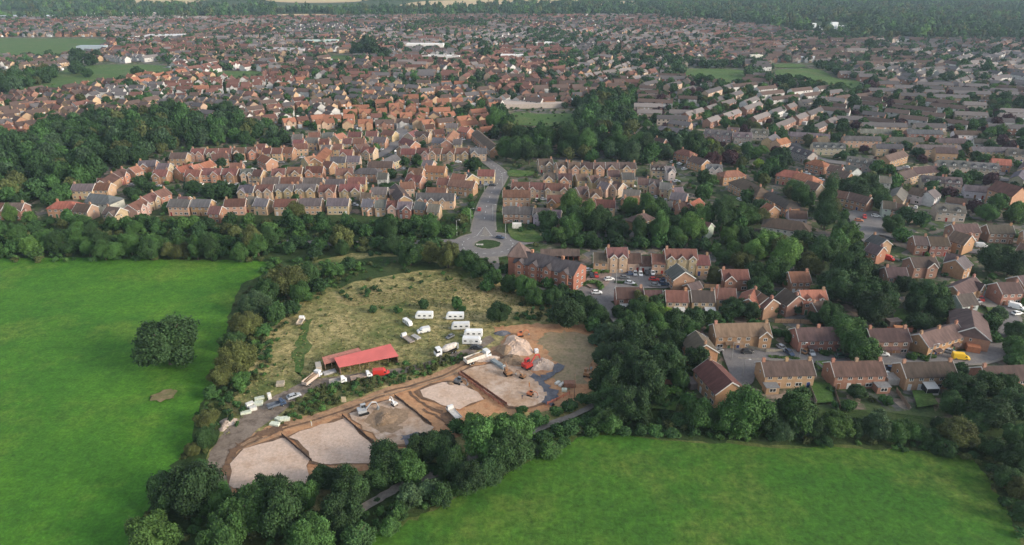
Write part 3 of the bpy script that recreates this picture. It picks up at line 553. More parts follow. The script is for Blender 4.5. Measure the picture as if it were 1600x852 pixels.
# flats by the roundabout
def flats():
    Rz = 11.2; pts = [P(811, 391, Rz), P(853, 398.5, Rz), P(907, 411.5, Rz)]
    root = thing('apartment_block', 'long three-storey red brick flats with dark roof and corner tower beside the roundabout', 'apartment block', (*pts[1], 0))
    wc = (.29, .125, .085); HOUSES.append(root); o = pts[1]
    for i in range(2):
        a, b = pts[i]-o, pts[i+1]-o; d = b-a; L = float(np.linalg.norm(d)); an = math.atan2(d[1], d[0]); c = (a+b)/2
        E = 7.9; W = 11.0; t = (Rz-E)/(W/2)
        mb = MB(); mb.box(-L/2, L/2, -W/2, W/2, 0, E)
        mb.add([(L/2, -W/2, E), (L/2, W/2, E), (L/2, 0, Rz), (L/2-.2, -W/2, E), (L/2-.2, W/2, E), (L/2-.2, 0, Rz)], [(0, 1, 2), (5, 4, 3), (0, 2, 5, 3), (2, 1, 4, 5)])
        mb.box(-L/2-.02, L/2+.02, -W/2-.04, W/2+.04, 2.7, 2.85)
        w = mb.obj('wall', [M_wall], root, (c[0], c[1], -.01*i), an, wc)
        m = MB(); gable_roof(m, L, W, E, Rz, .35, .2); m.obj('roof', [M_roof], root, (c[0], c[1], .01*i), an, (.075, .065, .068))
        n = int(L/3)
        for k in range(n):
            for s in range(3): link('window', WM['n'], w, (-L/2+L*(k+.5)/n, -W/2, 1.5+2.7*s))
        for k in range(2 if L < 17 else 3):
            gx = -L/2+L*(k+.5)/(2 if L < 17 else 3)
            mb = MB().box(gx-1.7, gx+1.7, -W/2-1, -W/2+.1, 0, E+.3); mb.add([(gx-1.7, -W/2-1, E+.3), (gx+1.7, -W/2-1, E+.3), (gx, -W/2-1, E+1.7), (gx-1.7, -W/2, E+.3), (gx+1.7, -W/2, E+.3), (gx, -W/2, E+1.7)], [(0, 1, 2), (5, 4, 3), (0, 2, 5, 3), (2, 1, 4, 5)])
            mb.obj('bay', [M_wall], root, (c[0], c[1], 0), an, (.33, .15, .10))
            m = MB(); gable_roof(m, 0, 3.4, E+.3, E+1.72, .25, 0, .15, 'y', gx, -W/2-1.3, -1.2); m.obj('bay_roof', [M_roof], root, (c[0], c[1], 0), an, (.075, .065, .068))
            for s in range(3): link('window', WM['n'], w, (gx, -W/2-1.0, 1.5+2.7*s))
        MB().box(-.5, .5, -.5, .5, Rz-1, Rz+1.3).obj('chimney', [M_wall], root, (c[0], c[1], 0), an, (.4, .2, .12))
        if i == 1:
            for s in range(3):
                for yy in (-2, 2): q = link('window', WM['n'], w, (L/2, yy, 1.5+2.7*s)); q.rotation_euler = (0, 0, math.pi/2)
    p = pts[0]-o
    MB().box(-3.8, 3.8, -3.8, 3.8, 0, 9.6).obj('tower', [M_wall], root, (*p, 0), -.2, wc)
    MB().add([(-4.3, -4.3, 9.55), (4.3, -4.3, 9.55), (4.3, 4.3, 9.55), (-4.3, 4.3, 9.55), (-4.3, -4.3, 9.8), (4.3, -4.3, 9.8), (4.3, 4.3, 9.8), (-4.3, 4.3, 9.8), (0, 0, 15)], [(3, 2, 1, 0), (0, 1, 5, 4), (1, 2, 6, 5), (2, 3, 7, 6), (3, 0, 4, 7), (4, 5, 8), (5, 6, 8), (6, 7, 8), (7, 4, 8)]).obj('tower_roof', [M_roof], root, (*p, 0), -.2, (.12, .085, .075))
    for s in range(3): link('window', WM['b'], root, (p[0]-.75, p[1]-3.75, 1.5+2.8*s), -.2)
    taken.append((*pts[0], 12)); taken.append((*pts[1], 14)); taken.append((*pts[2], 12))
    a, b = P(845, 389.5, 4.4), P(905, 389.5, 4.4); c = (a+b)/2; L = float(np.linalg.norm(b-a))
    r = thing('carport', 'long brown-roofed carport with open bays behind the red brick flats', 'carport', (*c, 0), math.atan2(*(b-a)[::-1]))
    mb = MB().box(-L/2, L/2, 2.4, 2.6, 0, 2.5)
    for k in range(8): x = -L/2+.15+(L-.3)*k/7; mb.box(x-.15, x+.15, -2.7, 2.4, 0, 2.5)
    mb.obj('wall', [M_wall], r, color=(.36, .14, .09)); m = MB(); gable_roof(m, L, 6, 2.5, 4.4, .3, .2); m.obj('roof', [M_roof], r, color=(.13, .095, .08)); taken.append((*c, 12))
flats()
N_auth = len(HOUSES)

# ------------------------------------------------------------------ procedural town beyond
def inpoly(x, y, poly):
    c = False; n = len(poly); j = n-1
    for i in range(n):
        xi, yi = poly[i]; xj, yj = poly[j]
        if (yi > y) != (yj > y) and x < (xj-xi)*(y-yi)/(yj-yi)+xi: c = not c
        j = i
    return c
OPEN = [[(1040, 104), (1160, 106), (1188, 122), (1160, 138), (1068, 128)], [(1208, 98), (1285, 98), (1310, 120), (1350, 127), (1352, 142), (1300, 142), (1255, 130), (1210, 128)], [(-200, 58), (170, 58), (160, 84), (60, 92), (-200, 92)],
        [(10, 146), (70, 115), (140, 98), (265, 98), (272, 116), (200, 126), (90, 146)], [(780, 168), (915, 172), (915, 202), (780, 202)], [(340, 110), (412, 110), (408, 126), (335, 126)], [(510, 84), (550, 84), (550, 100), (510, 100)],
        [(-400, 105), (0, 108), (100, 112), (60, 140), (0, 150), (-400, 160)]]
WOODS = {'the wood behind the left estate': [(-500, 235), (-200, 232), (0, 226), (60, 214), (115, 196), (200, 188), (330, 190), (420, 205), (440, 222), (290, 232), (235, 250), (215, 258), (160, 285), (120, 300), (110, 325), (0, 330), (-500, 350)],
         'the belt behind top gabled row': [(772, 245), (770, 190), (790, 178), (800, 214), (900, 214), (1000, 218), (1060, 224), (1055, 250), (990, 262), (940, 252), (850, 250), (830, 262), (790, 262)],
         'the school field grove': [(905, 205), (905, 160), (950, 150), (985, 160), (980, 195), (1000, 210), (950, 215)],
         'the tree belt left of the park': [(-300, 140), (0, 125), (60, 118), (90, 112), (80, 130), (20, 145), (-300, 165)]}
rp = random.Random(77)
taken_a = None
def blocked(x, y, r=6):
    px, py = PX(x, y)
    for q in OPEN:
        if inpoly(px, py, q): return True
    for q in WOODS.values():
        if inpoly(px, py, q): return True
    if np.any((TA[:, 0]-x)**2+(TA[:, 1]-y)**2 < (TA[:, 2]+r)**2): return True
    return False
TA = np.array(taken)
FAR = []   # candidate far buildings: x,y,a,L,W,E,R,roof,wall
ROADS = []; CARS = []
def district(poly, cell, a0, spread, palette, walls, Ls, pitchgap, W=7.5, rowgap=(13, 22), E=5.0, terr=False):
    wp = [P(*p) for p in poly]; xs = [p[0] for p in wp]; ys = [p[1] for p in wp]
    seeds = []
    y = min(ys)
    while y < max(ys)+cell:
        x = min(xs)
        while x < max(xs)+cell:
            seeds.append((x+rp.uniform(-.4, .4)*cell, y+rp.uniform(-.4, .4)*cell, a0+rp.choice([-1, 0, 0, 1, 2])*spread+rp.uniform(-.12, .12))); x += cell
        y += cell
    S = np.array([(s[0], s[1]) for s in seeds])
    for si, (sx, sy, a) in enumerate(seeds):
        u = np.array([math.cos(a), math.sin(a)]); n = np.array([-u[1], u[0]]); v = -cell*.95; row = 0
        pr = rp.choice(palette); wl0 = rp.choice(walls)
        while v < cell*.95:
            L = rp.choice(Ls); t = -cell*.95
            while t < cell*.95:
                L = rp.choice(Ls) if not terr else rp.uniform(*Ls[:2]); c = np.array([sx, sy])+u*(t+L/2)+n*v
                t += L+rp.uniform(*pitchgap)
                if np.argmin(((S-c)**2).sum(1)) != si: continue
                px, py = PX(*c)
                if px < -60 or px > 1660 or not inpoly(px, py, poly) or blocked(c[0], c[1], 3): continue
                if row % 2 == 0:
                    q0, q1 = c-u*(L/2+3)+n*rowgap[0]/2*1.0, c+u*(L/2+3)+n*rowgap[0]/2
                    ROADS.append((q0+n*0, q1+n*0))
                    for _ in range(rp.choice([0, 1, 1, 2]) if L < 18 else 3):
                        CARS.append((*(c+u*rp.uniform(-L/2, L/2)+n*(rowgap[0]/2+rp.choice([-2.2, 2.2]))), a))
                if rp.random() < .06: continue
                if rp.random() < .65: rf, wl = pr, wl0
                else: rf, wl = rp.choice(palette), rp.choice(walls)
                jj = rp.uniform(-1.2, 1.2) if not terr else 0
                cc = c+n*jj+ (n*-2 if row % 2 == 0 else 0)
                aa = a+(math.pi/2 if (not terr and rp.random() < .25) else 0)
                FAR.append((cc[0], cc[1], aa, L, W, E+rp.uniform(-.3, .4), rf, wl))
            v += rowgap[0]+3 if row % 2 == 0 else rowgap[1]; row += 1
LEFT_TOWN = [(-100, 215), (-100, 150), (60, 142), (270, 118), (420, 125), (560, 130), (770, 140), (775, 190), (760, 215), (700, 205), (620, 200), (430, 205), (250, 190), (110, 195), (0, 222)]
district(LEFT_TOWN, 90, .1, .5, 'rrbobgg', 'ooykpyyw', [8.5, 9.5, 11, 14], (1.5, 4), 7.5, (17, 22))
RIGHT_TOWN = [(1000, 205), (980, 160), (1000, 135), (1150, 140), (1350, 145), (1600, 130), (1800, 130), (1800, 330), (1610, 330), (1500, 300), (1400, 290), (1330, 245), (1240, 250), (1170, 240), (1120, 210), (1060, 215)]
district(RIGHT_TOWN, 110, -.18, .55, 'gggbpb', 'wfffpk', [16, 34], (5, 11), 7.0, (20, 25), 5.0, True)
district([(770, 170), (770, 125), (1000, 130), (980, 160), (950, 150), (905, 165)], 90, .1, .5, 'rbbg', 'kopw', [9, 12, 16], (2, 5), 8, (19, 24))
district([(-200, 118), (-200, 33), (300, 30), (700, 26), (1030, 26), (1180, 42), (1300, 60), (1000, 132), (770, 126), (560, 130), (280, 118)], 130, .05, .6, 'rrbbgggp', 'kkoppwwy', [9, 11, 14, 20], (2, 5), 8, (19, 25))
district([(1000, 132), (1190, 45), (1330, 64), (1800, 66), (1800, 132), (1350, 142)], 120, -.05, .4, 'bbggp', 'wfkpf', [10, 14, 20, 30], (2, 6), 8, (19, 25))
# district strips the authored rows leave open
district([(-60, 222), (0, 222), (110, 195), (60, 214), (0, 230)], 80, .2, .3, 'ro', 'oy', [9], (2, 4))
FAR.sort(key=lambda f: depth(f[0], f[1]))
print('authored houses', N_auth, 'far', len(FAR), 'cars', len(CARS))
rm = MB(); z = zlev[0]+ZS; zlev[0] = z
for k, (a, b) in enumerate(ROADS): strip_w(rm, [a, b], 6.0, z+.002*(k % 7))
zlev[0] += .015; ZST = zlev[0]
tag(rm.obj('street_network', [M_asphalt]), kind='structure')
def far_house(mb, x, y, a, L, W, E, rf, wl, r):
    c, s = math.cos(a), math.sin(a); Rz = E+W*.34
    T = lambda p: [(px*c-py*s+x, px*s+py*c+y, pz) for px, py, pz in p]
    j = r.uniform(.8, 1.2); wc = tuple(k*j for k in WALLC[wl][0]); j = r.uniform(.75, 1.3); rc = tuple(k*j for k in ROOFC[rf][0])
    l, w = L/2, W/2
    mb.add(T([(-l, -w, 0), (l, -w, 0), (l, w, 0), (-l, w, 0), (-l, -w, E), (l, -w, E), (l, w, E), (-l, w, E), (-l, 0, Rz), (l, 0, Rz)]), [(0, 1, 5, 4), (2, 3, 7, 6), (1, 2, 6, 9, 5), (3, 0, 4, 8, 7)], 0, wc)
    o = .35; t = (Rz-E)/w; l2 = l+.25
    mb.add(T([(-l2, -w-o, E-o*t), (l2, -w-o, E-o*t), (-l2, -w-o, E-o*t+.18), (l2, -w-o, E-o*t+.18), (-l2, 0, Rz+.18), (l2, 0, Rz+.18), (-l2, w+o, E-o*t+.18), (l2, w+o, E-o*t+.18), (-l2, w+o, E-o*t), (l2, w+o, E-o*t)]), [(0, 1, 3, 2), (2, 3, 5, 4), (4, 5, 7, 6), (6, 7, 9, 8)], 0, rc)
    if r.random() < .7: xx = l-.8; mb.add(T([(xx+p, q, zz) for zz in (Rz-.5, Rz+1.1) for p, q in ((-.4, -.4), (.4, -.4), (.4, .4), (-.4, .4))]), [(4, 5, 6, 7), (0, 1, 5, 4), (1, 2, 6, 5), (2, 3, 7, 6), (3, 0, 4, 7)], 0, (.3, .17, .12))
    if r.random() < .45 and L < 16:   # front gable
        gx = r.uniform(-l+2, l-2); 
        mb.add(T([(gx-2, -w-.8, 0), (gx+2, -w-.8, 0), (gx+2, -w-.8, E), (gx-2, -w-.8, E), (gx, -w-.8, E+1.8), (gx-2, -w, 0), (gx+2, -w, 0), (gx+2, -w, E), (gx-2, -w, E), (gx, -w*.3, E+1.8)]), [(0, 1, 2, 4, 3), (1, 6, 7, 2), (5, 0, 3, 8)], 0, wc)
        mb.add(T([(gx-2.3, -w-1, E-.2), (gx, -w-1, E+1.95), (gx+2.3, -w-1, E-.2), (gx-2.3, -w+.3, E-.2), (gx, -w*.25, E+1.95), (gx+2.3, -w+.3, E-.2)]), [(0, 1, 4, 3), (1, 2, 5, 4)], 0, rc)
    n = max(2, int(L/3.4))
    for sd in (-1, 1):
        if sd*(-s*0+1) and ((-math.sin(a)*-1*x if False else 0) == 0):
            ny = sd*c
            if ny > .2: continue
            for i in range(n):
                for zz in (1.0, 3.5):
                    if r.random() < .8:
                        wx = -l+L*(i+.5)/n; yy = sd*(w+.03); q = (.03, .035, .045) if r.random() < .45 else (.6, .6, .6)
                        v = T([(wx-.65, yy, zz), (wx+.65, yy, zz), (wx+.65, yy, zz+1.1), (wx-.65, yy, zz+1.1)]); mb.add(v, [(0, 1, 2, 3)] if sd < 0 else [(3, 2, 1, 0)], 0, q)
    for _k in range(r.choice([0, 1, 1, 2, 3])):   # conservatories, sheds and garages
        gx = r.uniform(-l, l); k = r.choice([(.6, .6, .58), (.25, .2, .15), (.4, .42, .42)]); sg = r.choice([-1, 1])
        b0, b1 = sorted((sg*w, sg*(w+3))); mb.add(T([(p, q, zz) for zz in (0, 2.6) for p, q in ((gx-1.5, b0), (gx+1.5, b0), (gx+1.5, b1), (gx-1.5, b1))]), [(4, 5, 6, 7), (0, 1, 5, 4), (1, 2, 6, 5), (2, 3, 7, 6), (3, 0, 4, 7)], 0, k)
N_ind = max(0, 300-N_auth)
# individuals of the far town: name each by its place in its own neighbourhood
def hood(px, py):
    if px < 300: a = 'behind the left wood'
    elif px < 620: a = 'above the left estate'
    elif px < 790: a = 'left of the grove'
    elif px < 1080: a = 'beside the school field'
    elif px < 1250: a = 'below the cricket field'
    elif px < 1430: a = 'above the small car park'
    else: a = 'at the right edge'
    return a
hoods = {}
for f in FAR[:N_ind]:
    px, py = PX(f[0], f[1]); hoods.setdefault(hood(px, py), []).append((py, px, f))
for h, lst in hoods.items():
    lst.sort(key=lambda t: -t[0]); nb = max(1, (len(lst)+8)//9)
    for b in range(nb):
        band = sorted(lst[b*9:(b+1)*9], key=lambda t: t[1])
        for i, (py, px, f) in enumerate(band):
            kd = 'terrace' if f[3] > 18 else 'house'
            lab = f"{ROOFC[f[6]][1]}-roofed {WALLC[f[7]][1]} {kd}, {ordw(i+1)} from left in {ordw(b+1)} row {h}"
            a = f[2]
            while math.cos(a) < 0: a += math.pi
            build_house(f[0], f[1], a, f[3], f[4], f[5], f[5]+f[4]*.34, f[6], f[7], label=lab, group='distant houses '+h, near=False, name='terraced_row' if kd == 'terrace' else 'house', cat=kd, chim=1)
mb = MB(); r = random.Random(3)
for f in FAR[N_ind:]: far_house(mb, *f, r)
# long pale sheds and schools of the far town, part of the same built-up mass
for (px, py, L, W, hh, c, a) in ((145, 78, 40, 14, 6, (.36, .42, .46), 0), (260, 62, 60, 25, 8, (.6, .6, .6), .1), (215, 66, 50, 20, 6, (.45, .42, .42), -.3), (440, 84, 70, 30, 7, (.45, .42, .42), 0), (500, 70, 60, 22, 7, (.45, .55, .5), .1), (665, 78, 55, 18, 9, (.7, .68, .64), 0), (690, 95, 50, 14, 7, (.7, .68, .64), -.1),
                              (870, 160, 60, 10, 4, (.55, .6, .65), -.5), (830, 166, 60, 22, 4, (.45, .38, .33), .1), (850, 72, 40, 14, 6, (.7, .7, .68), .2), (1165, 75, 34, 12, 6, (.5, .52, .54), -.5), (1150, 88, 34, 16, 5, (.38, .38, .38), 0), (1180, 94, 16, 12, 7, (.75, .72, .6), 0), (160, 27, 80, 22, 8, (.75, .75, .75), 0), (240, 26, 160, 26, 9, (.6, .5, .48), 0), (40, 30, 120, 30, 8, (.5, .55, .6), 0), (1590, 43, 40, 20, 8, (.8, .8, .8), 0), (1268, 44, 14, 8, 9, (.85, .86, .86), 0), (1288, 46, 18, 10, 7, (.85, .86, .86), .1), (1302, 45, 12, 10, 12, (.85, .86, .86), 0), (1313, 47, 20, 10, 8, (.85, .86, .86), -.1),
                              (800, 95, 30, 12, 8, (.7, .68, .65), 0), (1120, 105, 14, 8, 5, (.8, .8, .8), 0), (1260, 96, 22, 10, 6, (.5, .52, .54), .3), (60, 170, 30, 10, 6, (.3, .15, .1), .2)):
    p = P(px, py); mb.box(-L/2, L/2, -W/2, W/2, 0, hh, 0, c, a, (p[0], p[1]))
tag(mb.obj('distant_housing', [M_tint]), 'far streets of small red and grey roofed houses filling the distant town', 'distant houses', kind='stuff')
print('far stuff done')
#PART2
# ------------------------------------------------------------------ foliage
def sph_dirs(nu, nv):
    V = [(0, 0, -1)]
    for j in range(1, nv):
        ph = -math.pi/2+math.pi*j/nv
        for i in range(nu): t = 2*math.pi*(i+.5*(j % 2))/nu; V.append((math.cos(ph)*math.cos(t), math.cos(ph)*math.sin(t), math.sin(ph)))
    V.append((0, 0, 1)); top = len(V)-1; Fc = []
    for i in range(nu): Fc.append((0, 1+(i+1) % nu, 1+i)); Fc.append((top, 1+(nv-2)*nu+i, 1+(nv-2)*nu+(i+1) % nu))
    for j in range(nv-2):
        for i in range(nu): a = 1+j*nu+i; b = 1+j*nu+(i+1) % nu; Fc.append((a, b, b+nu, a+nu))
    return np.array(V), Fc
def envelope(seed, shape, nl):
    r = np.random.RandomState(seed); C = []; Rr = []
    sx, sz = {'oak': (1, .8), 'tall': (.85, 1.25), 'poplar': (.5, 1.6), 'cone': (.7, 1.5), 'bush': (1, .75)}[shape]
    for i in range(nl):
        d = r.normal(size=3); d /= np.linalg.norm(d); d[2] = d[2]*.9+.1
        k = r.uniform(.45, .72); c = d*k*np.array([sx, sx, sz]); rad = r.uniform(.26, .45)*(sx+sz)/2*(1 if nl < 30 else .8)
        if shape == 'cone': f = (c[2]/sz+1)/2; c[:2] *= max(.15, 1.25-1.15*f); rad *= max(.35, 1.15-.85*f)
        if shape == 'poplar': rad *= .75
        C.append(c); Rr.append(rad)
    C = np.array(C); Rr = np.array(Rr)
    def env(D):
        b = D@C.T; q = (C**2).sum(1)-Rr**2; disc = b*b-q; t = np.where(disc > 0, b+np.sqrt(np.maximum(disc, 0)), .12)
        return np.maximum(t.max(1), .3*min(sx, sz))
    return env, sx, sz
def make_crown(seed, shape, nleaf, ls, nl=22, core=(14, 9)):
    env, sx, sz = envelope(seed, shape, nl); r = np.random.RandomState(seed+100)
    V, Fc = sph_dirs(*core); V = V*(env(V)*.80)[:, None]; V = V*(1+r.uniform(-.06, .06, (len(V), 1)))
    D = r.normal(size=(nleaf*3, 3)); D /= np.linalg.norm(D, axis=1)[:, None]; rad = env(D); w = rad**2
    D = D[r.rand(len(D)) < np.minimum(1, w/np.percentile(w, 85))][:nleaf]; rad = env(D); n = len(D)
    keep = D[:, 2] > -.93; D = D[keep]; rad = rad[keep]; n = len(D)
    Pp = D*(rad*(.80+.26*r.rand(n)**.8+.10*(r.rand(n) < .12)))[:, None]
    nr = D*.55+r.normal(size=(n, 3))*.55+np.array([0, 0, .35]); nr /= np.linalg.norm(nr, axis=1)[:, None]
    a = np.cross(nr, r.normal(size=(n, 3))); a /= np.linalg.norm(a, axis=1)[:, None]; b = np.cross(nr, a)
    s = (ls*r.uniform(.55, 1.35, n))[:, None]; q = (ls*r.uniform(.4, 1.0, n))[:, None]
    L = np.stack([Pp-a*s, Pp-b*q, Pp+a*s+nr*s*.3, Pp+b*q], 1).reshape(-1, 3)
    base = len(V); lv = np.concatenate([V, L]); lv[:, 2] += sz*.92
    lens = np.array([len(f) for f in Fc]+[4]*n, np.int32)
    loops = np.concatenate([np.array([i for f in Fc for i in f], np.int32), np.arange(base, base+4*n, dtype=np.int32)])
    return lv, loops, lens
CROWN = {}
def crown_mesh(shape, k):
    key = (shape, k)
    if key not in CROWN:
        n = {'oak': 9500, 'tall': 9500, 'poplar': 5000, 'cone': 5000, 'bush': 4000}[shape]
        lv, lo, le = make_crown(k*13+len(shape), shape, n, {'bush': .066}.get(shape, .042), 44)
        CROWN[key] = build_mesh(bpy.data.meshes.new('crown'), lv, lo, le, [M_leaf])
    return CROWN[key]
def trunk_mesh(k):
    r = random.Random(k); mb = MB(); n = 8
    ring = lambda z, rr, dx=0, dy=0: [(dx+rr*math.cos(2*math.pi*i/n), dy+rr*math.sin(2*math.pi*i/n), z) for i in range(n)]
    mb.loft([ring(-.02, .085), ring(.05, .06), ring(.4, .05, .02), ring(.8, .03, .03, .02)])
    for i in range(5):
        a = i*1.3+r.random(); z0 = .3+.08*i; mb.tube((.015, 0, z0), (.42*math.cos(a), .42*math.sin(a), z0+.4), .028, .008, 5)
    return mb.mesh('trunk', [M_bark])
TRUNKS = [trunk_mesh(i) for i in range(3)]
LC = {'d': ((.029, .068, .022), 'dark green'), 'm': ((.040, .096, .026), 'mid green'), 'l': ((.062, .130, .032), 'light green'), 'o': ((.068, .085, .028), 'olive green'), 'b': ((.042, .080, .038), 'bluish green'),
      'y': ((.17, .26, .035), 'bright yellow-green'), 'u': ((.050, .024, .028), 'dark purple'), 'k': ((.023, .053, .019), 'very dark')}
SHW = {'oak': 'broad rounded', 'tall': 'tall', 'poplar': 'narrow columnar', 'cone': 'pointed conifer', 'bush': 'low bushy'}
TOWN = []; TREES = []   # x, y, r, shape, colour, row, h-factor
rt = random.Random(21)
def T(row, items, default='oak'):
    for it in items.split(';'):
        f = it.split()
        if not f: continue
        px, py, rpx = map(float, f[:3]); c = f[3]; sh = f[4] if len(f) > 4 else default
        zc = 5.0
        for _ in range(4):
            x, y = P(px, py, zc); r = rpx/scale_at(x, y); hz = {'oak': .92, 'tall': 1.25, 'poplar': 1.6, 'cone': 1.5, 'bush': .75}[sh]
            if sh == 'poplar': r /= .5
            elif sh == 'cone': r /= .8
            zc = r*hz
        TREES.append((x, y, r, sh, c, row))
def in_open(px, py): return any(inpoly(px, py, q) for q in OPEN)
def FILL(row, poly, sp, rr, cols, shapes=('oak', 'tall'), avoid=3, prob=1.0, world_taken=True, arr=None):
    arr = TREES if arr is None else arr
    wp = [P(*p) for p in poly]; x0 = min(p[0] for p in wp); x1 = max(p[0] for p in wp); y0 = min(p[1] for p in wp); y1 = max(p[1] for p in wp); y = y0
    while y < y1:
        x = x0
        while x < x1:
            xx, yy = x+rt.uniform(-.45, .45)*sp, y+rt.uniform(-.45, .45)*sp; x += sp
            px, py = PX(xx, yy)
            if rt.random() > prob or px < -40 or px > 1640 or not inpoly(px, py, poly): continue
            r = rt.uniform(*rr)
            if world_taken and np.any((TA[:, 0]-xx)**2+(TA[:, 1]-yy)**2 < (TA[:, 2]+r*.55-2+avoid*.4)**2): continue
            if near_road(xx, yy, r*.5) or (arr is TOWN and row != 'x' and in_open(px, py)): continue
            arr.append((xx, yy, r, rt.choice(shapes), rt.choice(cols), row))
        y += sp
RW = []
for pts, hw in ((MR, 7), (RD, 4.5), ([(762, 383), (815, 379), (860, 372)], 5), ([(585, 248), (600, 240), (617, 226), (628, 208), (622, 196)], 5), ([(890, 452), (930, 466), (955, 486), (975, 510)], 3), ([(840, 673), (870, 660), (905, 646), (932, 628)], 1.5),
                ([(1240, 215), (1245, 235), (1290, 252), (1380, 262), (1440, 268), (1600, 285)], 6), ([(1360, 360), (1400, 372), (1450, 385), (1530, 395), (1600, 400)], 4), ([(1330, 340), (1370, 345), (1355, 365)], 8), ([(925, 445), (1045, 440)], 10), ([(1150, 560), (1160, 590)], 9)):
    for q in smooth_poly([P(*p) for p in pts], 6, False): RW.append((q[0], q[1], hw))
RW.append((cx, cy, 16.5)); RW = np.array(RW)
def near_road(x, y, r): return bool(np.any((RW[:, 0]-x)**2+(RW[:, 1]-y)**2 < (RW[:, 2]+r)**2))
T('the belt above the car park', "1000 378 13 d;1030 377 13 m;1062 377 12 d;1100 381 13 d;930 379 12 d;905 376 12 m;880 372 12 d;858 368 11 d;1120 388 12 l;1085 382 10 d;1045 380 11 k;965 377 12 k")
T('the left pasture', "258 525 54 k")
T('the pasture hedge', "447 433 33 o;420 452 22 d;398 468 27 b;478 428 24 d;470 455 20 m;430 490 18 d bush;382 505 24 o;360 530 20 d;368 556 34 o;345 585 22 o;372 590 18 m bush;330 612 14 m bush;321 650 21 o;318 682 20 d;300 700 14 o;312 725 12 m bush;500 445 16 d bush;455 480 16 d bush;410 515 15 m bush;520 420 18 m bush;545 410 14 d bush")
T('the big trees below the pads', "262 765 38 d;300 762 46 k;238 832 42 l;330 775 30 m;385 790 48 m;345 835 45 m;420 760 32 d;440 800 45 d;480 830 40 m;505 742 28 d;470 770 30 m;545 752 38 d;535 800 36 k;560 835 28 d bush;590 745 22 d;607 712 37 d;640 728 30 m;655 700 28 k;685 694 32 k;705 722 30 d;735 745 30 k;762 688 42 m;800 668 36 m;790 705 38 d;760 735 30 k;742 660 24 l bush;715 665 16 m bush;620 800 18 m bush;640 775 24 b bush;668 765 22 b bush;690 775 22 d bush;610 825 18 m bush;720 760 20 m bush;822 700 20 d bush;842 652 16 m bush;860 700 20 m bush;815 640 10 m bush")
T('the hedgerow along the footpath', "850 680 15 d bush;872 672 15 m bush;890 668 16 d bush;905 660 14 m bush;922 655 15 d bush;870 640 12 m bush;890 632 14 d bush;912 622 14 d bush;940 655 22 d;880 690 12 m bush;925 672 13 m bush;955 665 18 m bush;975 672 14 d bush;1000 672 12 d bush;1025 672 13 m bush;1050 675 12 d bush")
T('the grove right of compound', "958 520 22 b;945 550 20 b;985 505 24 m;1000 530 34 k;1030 508 22 m;1020 485 22 l;985 560 36 k;960 590 32 k;950 620 28 d;1010 590 36 k;1042 562 30 k;1052 530 24 k;1062 592 18 d;985 625 34 k;1030 620 18 m bush;940 585 14 b bush;1000 480 22 d;1060 500 26 d;1078 510 20 m;970 485 14 d;1090 560 22 d bush;960 645 18 d;1005 650 16 k")
T('the gardens above the grove', "1042 488 13 y tall;1022 470 20 d;1000 470 18 o;1085 495 22 k;1110 492 16 d;1150 478 22 k;1175 488 17 k;1130 505 10 m bush;1062 478 12 d bush;1180 505 12 m bush")
T('the roundabout hedge', "640 392 26 d;610 382 16 d;670 392 22 o;700 400 22 o;728 405 20 d;748 418 18 d;770 432 16 m;795 442 18 m;820 448 19 m;840 460 20 m;862 462 18 d;885 482 32 k;915 478 20 d;935 490 18 d;860 440 14 m bush;835 430 13 m bush;812 425 12 m bush;790 418 12 m bush;880 452 14 d bush;905 462 12 d bush;925 505 14 m bush;760 445 13 m bush;940 515 14 b bush;930 530 12 b bush;937 560 12 d bush;932 600 14 d bush")
T('the rough ground', "780 487 20 k;662 472 9 d tall;713 472 9 m tall;722 482 7 m bush;582 483 8 d bush;622 484 7 m bush;575 455 6 m bush")
T('the trees above right field', "1095 645 27 m;1075 625 16 m bush;1135 650 28 m;1165 640 42 m;1205 655 26 d;1245 640 40 m;1222 670 22 b;1275 668 20 d;1308 660 27 l;1290 690 12 d bush;1340 668 18 k;1372 662 26 b;1400 672 22 m;1425 668 22 m;1450 680 18 d;1470 665 18 k;1500 672 32 o;1480 700 18 d bush;1530 655 24 d;1550 640 34 k;1585 625 34 k;1530 690 18 d bush;1560 700 24 d bush;1590 715 28 d;1575 745 22 d;1595 760 24 o;1605 800 22 d;1590 680 24 d;1510 600 32 k;1545 600 26 d;1490 630 20 d;1340 610 16 k;1325 632 12 m bush;1385 625 12 m bush;1060 655 14 d bush;1575 600 22 d")
T('the gardens round the close', "1320 510 34 m;1345 542 28 m;1300 490 22 d;1232 525 12 m;1215 518 10 m bush;1198 512 10 l bush;1440 500 20 k bush;1455 502 18 k;1365 480 30 k;1350 455 32 d;1380 460 30 k;1310 440 36 k;1330 420 30 d;1450 455 34 d;1470 480 22 d;1430 475 20 k;1415 440 18 k;1545 505 20 d bush;1555 525 14 m bush;1590 540 20 m;1590 515 20 d;1585 560 16 m bush;1530 540 10 m bush;1560 490 14 b;1240 480 14 k bush;1275 495 14 k;1205 480 12 d;1555 405 26 k;1580 410 24 k;1225 545 6 m bush;1425 557 8 m bush;1445 560 7 l bush;1290 552 7 m bush;1500 575 14 d bush")
